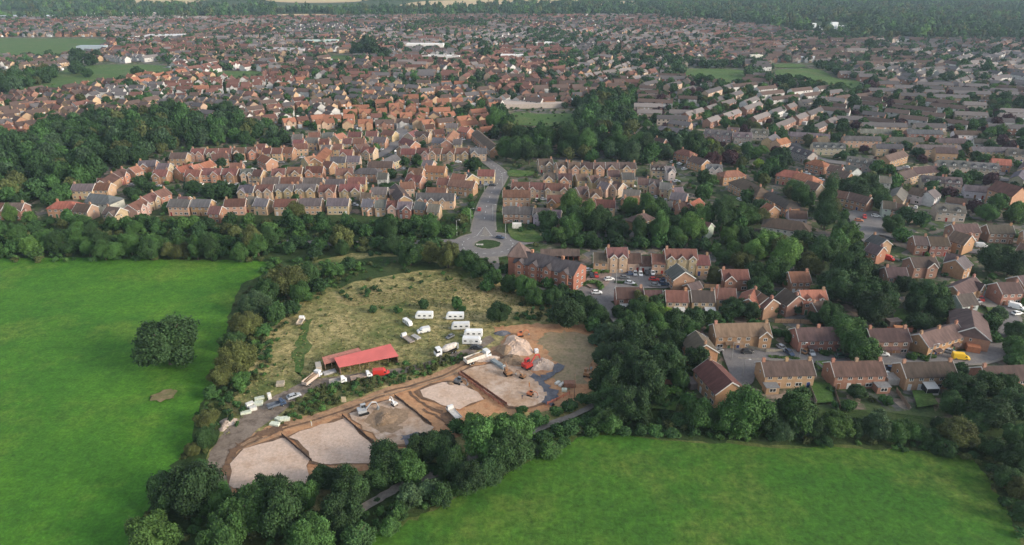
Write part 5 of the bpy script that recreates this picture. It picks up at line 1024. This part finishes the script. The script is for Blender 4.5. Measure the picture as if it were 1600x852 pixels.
V('lorry', 472, 604, 503, 580, 'w', 'white tipper lorry beside the left end of the red shed', bed=(.5, .4, .33), sc=.8)
V('van', 499, 581, 496, 564, 't', 'beige box van beside the small end of the red shed')
V('pickup', 515, 597, 541, 593, 'w', 'white pickup on the track below the red shed')
V('flatbed', 551, 591, 578, 585, 'w', 'white flatbed truck between the pickup and the red van', bed=(.33, .25, .2))
V('van', 583, 583, 608, 581, 'r', 'bright red van on the track right of the white trucks')
V('car', 449, 621, 469, 614, 's', 'silver car on the mud track above the dark blue car')
V('pickup', 421, 635, 443, 628, 'b', 'dark blue pickup beside the pale green blocks', bed=(.12, .14, .17))
V('pickup', 466, 508, 474, 494, 'w', 'white pickup standing alone in the grass at the upper left', bed=(.45, .38, .3))
V('flatbed', 719, 655, 699, 634, 'w', 'white flatbed truck standing between two stone pads', bed=(.5, .48, .45))
V('digger', 560, 645, 575, 641, 's', 'grey excavator with raised arm on the middle stone pad', name='excavator')
V('digger', 620, 633, 612, 627, 'w', 'small white excavator at the corner of the middle stone pad', sc=.6)
V('digger', 818, 575, 832, 568, 'r', 'red excavator with boom reaching right over the rubble heap', sc=1.15)
V('digger', 808, 522, 818, 521, 'o', 'orange excavator at the top edge of the bare earth', sc=.7)
V('digger', 798, 588, 789, 577, 'n', 'brown excavator on the right-hand stone pad', sc=.9)
V('digger', 820, 589, 812, 586, 'n', 'small brown excavator right of the larger brown one', sc=.6)
V('digger', 825, 614, 832, 616, 'o', 'orange excavator near the dark membrane strip', sc=.6)
V('digger', 915, 590, 921, 577, 'n', 'dark brown machine by the trees at the right edge of the compound', sc=.9)
V('digger', 712, 595, 720, 597, 'g', 'grey digger at the top end of the double fence', sc=.75)
near_cars = """1158 550 1178 549 k black car on the cul-de-sac bulb left of the close; 1114 546 1128 544 g dark grey car behind the hedge beside the dark cul-de-sac house; 1218 541 1226 546 s silver-blue car nose down beside the central drive of the close; 1230 548 1237 554 b blue car beside the silver-blue one on the close; 1256 552 1263 545 n dark red car in front of the white porch terrace; 1264 547 1271 555 s silver car next to the dark red car by the white porch;
1304 557 1324 556 e dark green car parked on the kerb of the close; 1326 559 1345 557 k black car behind the dark green one on the close; 1370 552 1388 554 w white car on the close right of the big tree; 1385 573 1403 576 b dark blue car between the second and third lower terraces; 1382 580 1396 590 w white car below the dark blue one between lower terraces; 1476 547 1492 551 s silver car left of the yellow van;
1530 463 1536 471 r red car on the drive of the lit gabled house; 1524 467 1532 471 w white car beside the red car on the gabled house drive; 1581 491 1598 488 w white car below the white van at right edge; 998 620 1015 621 w white car under trees left of the bright hedge; 849 438 866 440 w white car below the red brick flats, left one; 869 442 885 446 w white car below the red brick flats, right one; 890 450 898 457 b dark blue car at the end of the red brick flats;
924 457 941 457 w white car on the road below the brick yard; 944 437 960 435 w white car on the brick yard; 923 426 926 434 k black car at the end wall of the flats; 930 426 933 434 r red car beside the black one at the end wall of the flats; 968 433 985 434 g grey car at the left side of the car park; 977 441 992 443 s silver car behind the hedge in the car park; 981 428 990 427 b blue car in the back left of the car park; 992 424 993 431 s silver car in the back row of the car park;
1000 423 1002 430 w white car second in the back row of the car park; 1010 423 1012 430 k black car in the back row of the car park; 1019 423 1021 430 w white car last in the back row of the car park; 1016 436 1028 437 r red car in the right block of the car park; 1025 431 1037 432 n maroon car in the right block of the car park; 1018 445 1031 446 g grey car in the lower right block of the car park; 1030 443 1043 444 b blue car beside the grey-roofed orange house; 1034 438 1046 439 b blue car nearest the orange gable wall;
775 370 788 372 b dark blue car entering the roundabout; 748 331 750 323 r red car driving down the main road to the roundabout; 914 421 926 420 w white car behind the flats beside the hedge; 1543 460 1555 457 s silver car on the road at right; 1390 452 1398 456 w white car by the brown roofed house in the gardens; 1337 344 1347 345 o orange car at the top of the small car park; 1362 337 1375 338 w white car at the upper right of the small car park; 1350 336 1352 342 r red car at the upper edge of the small car park;
610 321 622 317 w white car on the drive right of the front row; 550 318 560 320 s silver car by the front row of the left estate; 1008 303 1014 308 k black car in the garage court; 1022 305 1028 310 s silver car in the garage court; 985 288 992 290 w white car between the buff houses; 740 232 750 229 w white car by the tree in the left estate; 615 240 625 236 w white car on the side street verge; 675 296 686 297 w white car left of the main road hedge""".split(';')
for it in near_cars:
    f = it.split(); x1, y1, x2, y2 = map(float, f[:4]); V('car', x1, y1, x2, y2, f[4], ' '.join(f[5:]), group='parked cars around the housing')
V('van', 1491, 558, 1511, 560, 'y', 'bright yellow van parked at the bend of the close')
V('van', 1578, 478, 1598, 483, 'w', 'white van on the road at the right edge')
V('van', 1384, 402, 1392, 404, 'r', 'red van beside the orange gabled house in the gardens')
V('van', 1528, 383, 1540, 384, 'w', 'white van between the two brown-roofed brick houses')
# cars of the streets: on drives beside the individual houses, then along the far streets
rc_ = random.Random(8); auto = []
for h in HOUSES:
    x, y = h.location.x, h.location.y
    if y < 350 or rc_.random() < .25: continue
    a = h.rotation_euler.z
    for _ in range(rc_.choice([1, 1, 2])):
        dx = rc_.uniform(-5, 5); dy = -rc_.uniform(7.5, 10)
        auto.append((x+dx*math.cos(a)-dy*math.sin(a), y+dx*math.sin(a)+dy*math.cos(a), a+rc_.choice([0, math.pi/2])))
auto += CARS
TH = np.array([(f[0], f[1], 0) for f in FAR]+[(h.location.x, h.location.y, 0) for h in HOUSES]); ok = []
for (x, y, a) in auto:
    d2 = (TH[:, 0]-x)**2+(TH[:, 1]-y)**2
    if d2.min() < 5.2**2 or (ok and min((q[0]-x)**2+(q[1]-y)**2 for q in ok[-60:]) < 9): continue
    ok.append((x, y, a))
ok.sort(key=lambda t: t[1]); NI = 225
cols = 'wwwwssgkkbrw'; lg = {}
for (x, y, a) in ok[:NI]:
    c = rc_.choice(cols); px, py = PX(x, y)
    h = 'the left estate' if px < 620 else ('the main road estate' if px < 1080 else ('the right gardens' if py > 270 else 'the grey terraces')); lg.setdefault((h, c), []).append((px, x, y, a))
for (h, c), lst in lg.items():
    lst.sort()
    for i, (px, x, y, a) in enumerate(lst):
        vehicle('car', x, y, a, c, f"small {CN[c]} car, {ordw(i+1)} {CN[c]} one from left among the houses of {h}", group='cars parked in '+h, simple=scale_at(x, y) < 2.2)
mb = MB()
for (x, y, a) in ok[NI:]:
    c = PC[rc_.choice(cols)]; mb.box(-2.1, 2.1, -.88, .88, .1, .95, 0, c, a, (x, y)); mb.box(-1.6, .7, -.75, .75, .95, 1.45, 0, tuple(k*.5 for k in c), a, (x, y))
tag(mb.obj('distant_cars', [M_tint]), 'tiny parked cars lining the far streets', 'cars', kind='stuff')
# ------------------------------------------------------------------ compound: red shed, fences, heaps, blocks, people
def shed(pts, hb, hf, label, faded):
    A, Bq, Cc, D = P(*pts[0], hb), P(*pts[1], hb), P(*pts[2], hf), P(*pts[3], hf); o = (A+Bq+Cc+D)/4
    r = thing('shed', label, 'shed', (*o, GZ(*o))); q = [p-o for p in (A, Bq, Cc, D)]; zs = [hb, hb, hf, hf]
    MB().add([(*p, z) for p, z in zip(q, zs)]+[(*p, z+.12) for p, z in zip(q, zs)], [(0, 1, 2, 3), (7, 6, 5, 4), (0, 4, 5, 1), (1, 5, 6, 2), (2, 6, 7, 3), (3, 7, 4, 0)]).obj('roof', [M_dull if faded else M_red], r, color=(.40, .17, .13))
    w = [p*.97 for p in q]; m = MB(); n = 4
    for i, j in ((0, 1), (1, 2), (3, 0)):
        a, b = w[i], w[j]; m.add([(*a, 0), (*b, 0), (*b, zs[j]-.05), (*a, zs[i]-.05), (*(a*.98), 0), (*(b*.98), 0), (*(b*.98), zs[j]-.05), (*(a*.98), zs[i]-.05)], [(0, 1, 2, 3), (7, 6, 5, 4), (0, 3, 7, 4), (1, 5, 6, 2)])
    m.obj('wall', [M_wood], r, color=(.20, .10, .06))
    for k in range(7):
        p = w[3]+(w[2]-w[3])*k/6; MB().box(p[0]-.09, p[0]+.09, p[1]-.09, p[1]+.09, 0, hf).obj('post', [M_wood], r, color=(.22, .16, .11))
shed([(522, 560), (610, 538), (623, 557), (530, 575)], 3.6, 2.8, 'long low shed with bright red sheet roof beside the mud track', 0)
shed([(503, 559), (560, 544), (568, 552), (507, 570)], 3.0, 2.5, 'smaller faded red shed behind the left end of the long one', 1)
def fence(px, label, hgt=1.1, col=(.26, .13, .08), board=True, name='fence', step=2.2, mat=None):
    w = [P(*p) for p in px]; o = w[0]; r = thing(name, label, 'fence', (*o, GZ(*o))); b = MB(); mat = mat or M_wood
    for a, c in zip(w[:-1], w[1:]):
        d = c-a; L = float(np.linalg.norm(d)); an = math.atan2(d[1], d[0]); a_ = a-o
        if board: b.box(0, L, -.03, .03, .08, hgt, 0, None, an, tuple(a_))
        else:
            for zz in (.35, .7, 1.0): b.box(0, L, -.04, .04, zz, zz+.14, 0, None, an, tuple(a_))
        n = min(12, max(2, int(L/step)))
        for k in range(n+1):
            q = a_+d*k/n; MB().box(q[0]-.08, q[0]+.08, q[1]-.08, q[1]+.08, 0, hgt+.15).obj('post', [mat], r, color=tuple(v*.8 for v in col))
    b.obj('panel', [mat], r, color=col)
gF = None
fence([(441, 682), (487, 722)], 'low dark plank fence between the first and second stone pads', .8, (.09, .06, .05))
fence([(535, 651), (592, 701)], 'low dark plank fence between the second and third stone pads', .8, (.09, .06, .05))
fence([(617, 620), (674, 665)], 'low dark plank fence on the right edge of the middle pad', .8, (.09, .06, .05))
fence([(717, 586), (786, 637)], 'red-brown railing left of the double line beside the last pad', 1.2, (.30, .12, .08), False)
fence([(720, 584), (792, 635)], 'red-brown board fence right of the double line beside the last pad', 1.0, (.22, .10, .07))
fence([(855, 634), (870, 627), (890, 617)], 'orange-red barrier mesh at the corner beside the dark membrane', 1.2, (.50, .16, .09), False)
fence([(1022, 600), (1060, 602)], 'orange wooden garden fence behind the bright green hedge', 1.8, (.40, .19, .10))
fence([(1345, 547), (1358, 558), (1372, 559)], 'dark red plank fence in front of the terrace right of the big tree', 1.6, (.22, .08, .06))
fence([(1422, 540), (1466, 556)], 'red-brown plank fence sloping down to the close', 1.8, (.30, .10, .07))
fence([(1165, 545), (1195, 552), (1222, 552)], 'pale garden fence along the upper kerb of the close', 1.0, (.40, .36, .28))
fence([(1276, 572), (1308, 598)], 'grey panel fence between the first two lower terraces', 1.7, (.28, .27, .26))
fence([(1262, 600), (1275, 632)], 'grey wooden fence beside the first lower lawn', 1.4, (.26, .22, .18))
fence([(1300, 600), (1312, 640)], 'brown wooden fence right of the first lower lawn', 1.4, (.24, .17, .12))
fence([(1400, 612), (1420, 640)], 'brown wooden fence left of the bright lower lawn', 1.4, (.24, .17, .12))
fence([(1100, 450), (1145, 452)], 'tan wooden fence behind the small yard right of the car park', 1.8, (.40, .26, .15))
fence([(1385, 518), (1425, 520)], 'dark red fence at the back of the middle close terrace', 1.8, (.25, .09, .06))
fence([(1395, 505), (1430, 515)], 'brown shed fence above the middle close terrace', 1.8, (.24, .15, .1))
fence([(1210, 505), (1250, 506), (1285, 508)], 'long brown fence behind the first upper terrace', 1.8, (.26, .17, .11))
fence([(830, 652), (834, 664)], 'short grey rail beside the footpath', 1.1, (.3, .3, .3), False)
def heap(name, px, py, rx, ry, h, m, label, seed, an=0):
    c = P(px, py); s = scale_at(*c); rr = np.random.RandomState(seed); R1 = rx/s; R2 = ry/s/.5; vs = []; nr, na = 9, 26; ph = rr.uniform(0, 6.28, 6)
    for i in range(nr+1):
        for j in range(na):
            t = 2*math.pi*j/na; k = i/nr; wob = 1+.13*math.sin(3*t+ph[0])+.09*math.sin(5*t+ph[1])
            z = h*(1-k**1.7)*(1-.3*math.sin(2*t+ph[2])*k)*(1-.15*math.cos(t+ph[3]))+rr.uniform(-.12, .12)*(k < 1)*h*.8; x_, y_ = R1*k*wob*math.cos(t), R2*k*wob*math.sin(t)
            vs.append((x_*math.cos(an)-y_*math.sin(an), x_*math.sin(an)+y_*math.cos(an), z if i < nr else -.05))
    fs = [(i*na+j, (i+1)*na+j, (i+1)*na+(j+1) % na, i*na+(j+1) % na) for i in range(nr) for j in range(na)]
    o = MB().add(vs, fs).obj(name, [m], None, (*c, GZ(*c))); tag(o, label, 'heap')
heap('rubble_heap', 806, 543, 25, 17, 2.3, M_pad, 'tall pale rubble heap left of the red excavator', 1)
heap('rubble_heap', 846, 571, 20, 9, 2.0, M_rubble, 'low pale rubble heap right of the red excavator', 2)
heap('soil_heap', 800, 564, 22, 8, 1.6, M_sand, 'brown soil heap sloping below the rubble', 3)
heap('soil_heap', 790, 548, 16, 8, 2.0, M_sand, 'brown soil heap beside the white tipper lorry', 4)
heap('soil_heap', 603, 656, 18, 9, 1.2, M_sand, 'low brown soil heap on the middle stone pad', 5)
heap('earth_bank', 762, 562, 22, 4, 1.2, M_rubble, 'narrow pale bank behind the last stone pad', 6, .25)
heap('rubble_heap', 357, 660, 14, 6, 1.0, M_rubble, 'scattered pale rubble beside the bend of the mud track', 7)
heap('rubble_heap', 348, 671, 6, 3, .5, M_rubble, 'little pale rubble patch at the left verge of the track', 8)
heap('soil_heap', 785, 522, 14, 3, 1.2, M_darkstone, 'dark grey mound at the top left corner of the bare earth', 9)
heap('rubble_heap', 705, 600, 6, 3, .5, M_sand, 'small brown mark heap on the fourth stone pad', 10)
def block(px, py, L, W, Hh, deg, col, label, name='wrapped_block', cat='block'):
    c = P(px, py); a = R(deg); r = MB(); e = .07; r.loft([[(-L/2+k, -W/2+k, z), (L/2-k, -W/2+k, z), (L/2-k, W/2-k, z), (-L/2+k, W/2-k, z)] for z, k in ((0, e), (e, 0), (Hh-e, 0), (Hh, e))])
    r.box(-L/2-.01, L/2+.01, -.06, .06, Hh-.02, Hh+.02).box(-L/2-.02, L/2+.02, -W/2-.015, W/2+.015, Hh*.45, Hh*.5)
    tag(r.obj(name, [M_dull], None, (*c, GZ(*c)+.01), a, col), label, cat)
pg = (.58, .62, .50); pw = (.68, .66, .60)
for a in ((405.7, 624, 2.8, 1.3, .7, 25, pg, 'pale green block at the top of the pile beside the track'), (391, 635, 2.2, 1.6, 1.2, 40, pw, 'white block left of the pair in the pile'), (404.5, 633, 2.4, 1.8, 1.0, 10, pg, 'pale green square block right in the pile'), (396, 640.5, 2.0, 1.6, 1.0, 30, pw, 'cream block at the front of the pile'),
          (384.6, 646.5, 3.0, 1.3, .7, 22, pg, 'pale green long block lying lowest in the pile'), (421.5, 623, 1.6, 1.0, 1.7, -60, pw, 'white upright panel beside the dark blue pickup'), (445.5, 657, 2.8, 1.6, .9, 12, pg, 'pale green block right of the three below the track'), (430, 664.5, 2.8, 1.5, .7, -12, pg, 'pale green block front of the three below the track'), (435, 657, 1.4, 1.6, .9, 60, pg, 'pale green block middle of the three below the track'),
          (871, 600, 1.9, 1.0, .7, 50, pw, 'white pallet stack left beside the dark membrane'), (877.5, 602.5, 2.2, 1.0, .7, 50, pw, 'white pallet stack right beside the dark membrane'), (881.8, 611.5, 1.6, 1.4, .8, 0, pg, 'pale square pallet below the white ones'), (838, 551.5, 1.2, 1.2, 1.4, 20, (.7, .7, .7), 'small white cabinet above the red excavator'),
          (890, 604, 3.6, 2.0, 1.6, 0, (.24, .12, .08), 'brown timber stack beside the tall pole'), (438.5, 602, 2.4, 2.2, 1.0, 10, (.36, .31, .24), 'grey-brown pallet pile in the long grass'), (779, 572, 6.5, 1.6, .9, -50, (.22, .25, .26), 'dark grey steel plate stack on the last pad'), (650, 528, 3.6, 1.8, .6, -45, (.38, .37, .36), 'small grey flat trailer beside the flatbed truck'), (515, 583, 4.0, 2.0, .6, 30, (.36, .35, .34), 'grey flat trailer below the red shed'),
          (807.5, 358, 4.5, 2.4, 2.4, 0, (.62, .60, .55), 'white cabin on the verge beside the roundabout'), (1500, 318, 3, 2.4, 2.4, 0, (.5, .5, .48), 'small pale shed in the far right gardens'), (1175, 317, 4, 3, 2.4, 0, (.45, .44, .4), 'small pale summer house among the upper gardens'), (1518, 550, 4, 3, 2.2, -20, (.42, .17, .09), 'orange shed beside the yellow van'),
          (1392, 597, 4.5, 4, 2.3, 0, (.45, .43, .4), 'pale flat-roofed outbuilding between the lower terraces'), (1005, 606, 2, 2, 1.8, 0, (.45, .4, .33), 'beige garden shed above the white car'), (1085, 603, 5, 4, 2.2, 15, (.20, .16, .15), 'dark cluttered garden shed beside the cul-de-sac house'), (1466, 600, 4, 3, 2.2, 0, (.5, .5, .5), 'grey sunroom shed right of the third terrace'), (1395, 508, 5, 3, 2.2, 10, (.2, .15, .13), 'dark garden shed above the close'), (1405, 520, 4, 3, 2.2, -10, (.45, .2, .1), 'orange-brown shed behind the middle close terrace')):
    nm = 'garden_shed' if 'shed' in a[7] or 'house' in a[7] or 'outbuilding' in a[7] else ('site_cabin' if 'cabin' in a[7] else ('trailer' if 'trailer' in a[7] else ('pallet_stack' if 'pallet' in a[7] or 'stack' in a[7] else 'wrapped_block')))
    block(*a[:7], a[7], nm, nm.replace('_', ' '))
def pole(px, py, h, label, name='street_lamp', arm=1.2, cat='street lamp', col=(.35, .36, .35)):
    c = P(px, py); r = thing(name, label, cat, (*c, GZ(*c))); MB().tube((0, 0, 0), (0, 0, h), .12, .08, 8).obj('pole', [M_dull], r, color=col)
    if arm: MB().tube((0, 0, h-.05), (arm, 0, h+.15), .05, n=6).obj('arm', [M_dull], r, color=col); MB().box(arm-.1, arm+.6, -.18, .18, h+.08, h+.24).obj('lamp_head', [M_dull], r, color=(.6, .6, .58))
for i, (x, y, t) in enumerate(((714, 369, 'left of the roundabout in the verge'), (770, 345, 'right of the main road above the roundabout'), (736, 351, 'left of the main road above the roundabout'), (807, 414, 'beside the corner tower of the flats'), (790, 372, 'beside the right arm of the roundabout'), (1160, 590, 'on the cul-de-sac kerb'), (1248, 563, 'between the first two lower terraces'), (1345, 562, 'below the big tree of the close'), (1452, 565, 'above the third lower terrace'), (962, 452, 'in the car park near the hedge'), (1143, 562, 'beside the orange gable of the cul-de-sac'), (757, 300, 'halfway up the main road on its left'), (785, 292, 'halfway up the main road on its right'))):
    pole(x, y, 8 if y < 560 else 6, 'grey street lamp '+t)
pole(897, 624, 8.8, 'tall brown wooden pole beside the timber stack', 'timber_pole', 0, 'pole', (.20, .13, .09))
pole(1118, 486, 11, 'thin grey mast behind the bungalow hedge', 'timber_pole', 0, 'pole', (.3, .3, .3))
for i, (dx, t) in enumerate(((-8, 'leftmost'), (-4.5, 'second from left'), (-1, 'third from left'))):
    c = P(750+dx+4, 386); r = thing('chevron_sign', t+' white board sign on the roundabout island', 'road sign', (*c, GZ(*c))); MB().box(-.6, .6, -.04, .04, .5, 1.1).obj('board', [M_white], r); MB().box(-.05, .05, .05, .1, 0, .6).obj('post', [M_metal], r)
c = P(538, 632); r = thing('notice_board', 'small yellowish notice board beside the orange track', 'sign', (*c, GZ(*c))); MB().box(-.7, .7, -.05, .05, .7, 2.6).obj('board', [M_dull], r, color=(.5, .42, .28)); MB().box(-.06, .06, .06, .16, 0, 2.4).obj('post', [M_wood], r, color=(.3, .2, .12))
def hedge(px, w, h, label, col):
    wp = smooth_poly([P(*p) for p in px], 4, False); rr = random.Random(len(label)); Vs, Ls, Ns = [], [], []; off = 0; proto = PU
    dist = np.linalg.norm(np.diff(wp, axis=0), axis=1).sum(); n = max(3, int(dist/(w*.5)))
    for k in range(n):
        t = k/(n-1)*(len(wp)-1); i = min(int(t), len(wp)-2); p = wp[i]+(wp[i+1]-wp[i])*(t-i); V_, lo, le = proto[k % 6]; a = rr.uniform(0, 6)
        Vs.append(np.column_stack([(V_[:, 0]*math.cos(a)-V_[:, 1]*math.sin(a))*w*.75+p[0]-wp[0][0], (V_[:, 0]*math.sin(a)+V_[:, 1]*math.cos(a))*w*.75+p[1]-wp[0][1], V_[:, 2]*h*.7])); Ls.append(lo+off); Ns.append(le); off += len(V_)
    me = build_mesh(bpy.data.meshes.new('hedge'), np.concatenate(Vs), np.concatenate(Ls), np.concatenate(Ns), [M_leaf]); o = link('hedge', me, None, (*wp[0], 0)); o.color = (*col, 1); tag(o, label, 'hedge')
hg = (.055, .11, .028)
hedge([(1018, 612), (1062, 615)], 3.4, 2.4, 'clipped bright green hedge below the orange fence', (.05, .12, .025)); hedge([(1052, 583), (1095, 586)], 3, 2.6, 'clipped green hedge left of the cul-de-sac houses', hg); hedge([(925, 428), (950, 426)], 3, 2.0, 'green hedge at the back of the brick yard', hg); hedge([(905, 446), (930, 444), (938, 452)], 2.4, 1.8, 'green hedge round the end of the flats', hg)
hedge([(965, 443), (985, 444), (992, 447)], 2, 1.3, 'dark hedge dividing the car park', (.035, .07, .025)); hedge([(1425, 558), (1455, 560)], 2, 1.8, 'green hedge at the foot of the sloping fence', hg); hedge([(1281, 553), (1300, 555)], 2, 1.6, 'green hedge right of the white porch', hg); hedge([(1540, 445), (1568, 468)], 2.6, 2.4, 'dark hedge beside the road at right', (.035, .07, .025)); hedge([(1365, 272), (1385, 272)], 3, 2, 'square dark hedge on the far estate green', hg)
hedge([(820, 440), (845, 446), (880, 455), (900, 462)], 3, 2, 'long green hedge in front of the red brick flats', hg); hedge([(1205, 560), (1245, 562)], 1.5, 1.0, 'low green hedge on the lower kerb of the close', hg); hedge([(1535, 500), (1545, 520), (1540, 535)], 3.6, 2.4, 'grey-green hedge at the bend of the close', (.07, .10, .05))
for pts, m in (([(1262, 598), (1296, 602), (1304, 632), (1275, 632)], M_lawn), ([(1425, 614), (1452, 612), (1466, 634), (1432, 640)], M_lawn), ([(1010, 622), (1062, 626), (1056, 645), (1010, 640)], M_lawn), ([(1272, 567), (1296, 567), (1296, 580), (1276, 580)], M_lawn), ([(1400, 485), (1460, 486), (1500, 492), (1480, 505), (1440, 510), (1395, 500)], M_lawn), ([(1540, 478), (1560, 480), (1560, 492), (1545, 492)], M_lawn), ([(1130, 305), (1180, 315), (1170, 325), (1130, 322)], M_lawn), ([(1115, 352), (1140, 355), (1135, 368), (1112, 362)], M_lawn), ([(1520, 465), (1540, 470), (1560, 482), (1545, 484), (1515, 472)], M_pave)):
    sheet('lawn' if m is M_lawn else 'driveway', pts, m, .2, False)
M_skin = obj_mat("clothing_and_skin", .8)
def person(px, py, face, top, label):
    J = [(0, 0, .95), (0, 0, 1.2), (0, 0, 1.42), (0, 0, 1.53), (0, .02, 1.68), (.19, 0, 1.42), (.25, .03, 1.14), (.24, .14, .92), (-.19, 0, 1.42), (-.26, .0, 1.14), (-.25, .1, .9), (.1, 0, .9), (.11, .04, .5), (.11, .0, .08), (.11, .14, .04), (-.1, 0, .9), (-.12, .06, .5), (-.14, -.04, .08), (-.14, .1, .04)]
    Ed = [(0, 1), (1, 2), (2, 3), (3, 4), (2, 5), (5, 6), (6, 7), (2, 8), (8, 9), (9, 10), (0, 11), (11, 12), (12, 13), (13, 14), (0, 15), (15, 16), (16, 17), (17, 18)]
    Rd = [.15, .14, .15, .06, .10, .07, .05, .04, .07, .05, .04, .09, .07, .05, .04, .09, .07, .05, .04]
    me = bpy.data.meshes.new('person'); me.from_pydata(J, Ed, []); me.materials.append(M_skin); o = link('person', me, None, (*P(px, py), GZ(*P(px, py))), face); o.color = (*top, 1)
    o.modifiers.new('skin', 'SKIN')
    for i, q in enumerate(Rd): me.skin_vertices[0].data[i].radius = (q, q*.8)
    me.skin_vertices[0].data[0].use_root = True; s = o.modifiers.new('sub', 'SUBSURF'); s.levels = 1; s.render_levels = 1; tag(o, label, 'person')
    h = link('hair', MB().loft([[(.105*math.cos(t)*k, .02+.11*math.sin(t)*k, z) for t in [2*math.pi*i/8 for i in range(8)]] for z, k in ((1.70, 1.02), (1.76, .95), (1.81, .5))]).mesh('hair', [M_skin]), o); h.color = (.6, .5, .1, 1)
try:
    person(816, 625, .5, (.06, .06, .09), 'person in dark clothes standing on the last stone pad'); person(827, 606, 2.0, (.62, .22, .05), 'person in orange top beside the orange excavator'); person(487, 666, -1, (.6, .6, .55), 'person in pale top by the second fence')
except Exception as e: print('person', e)
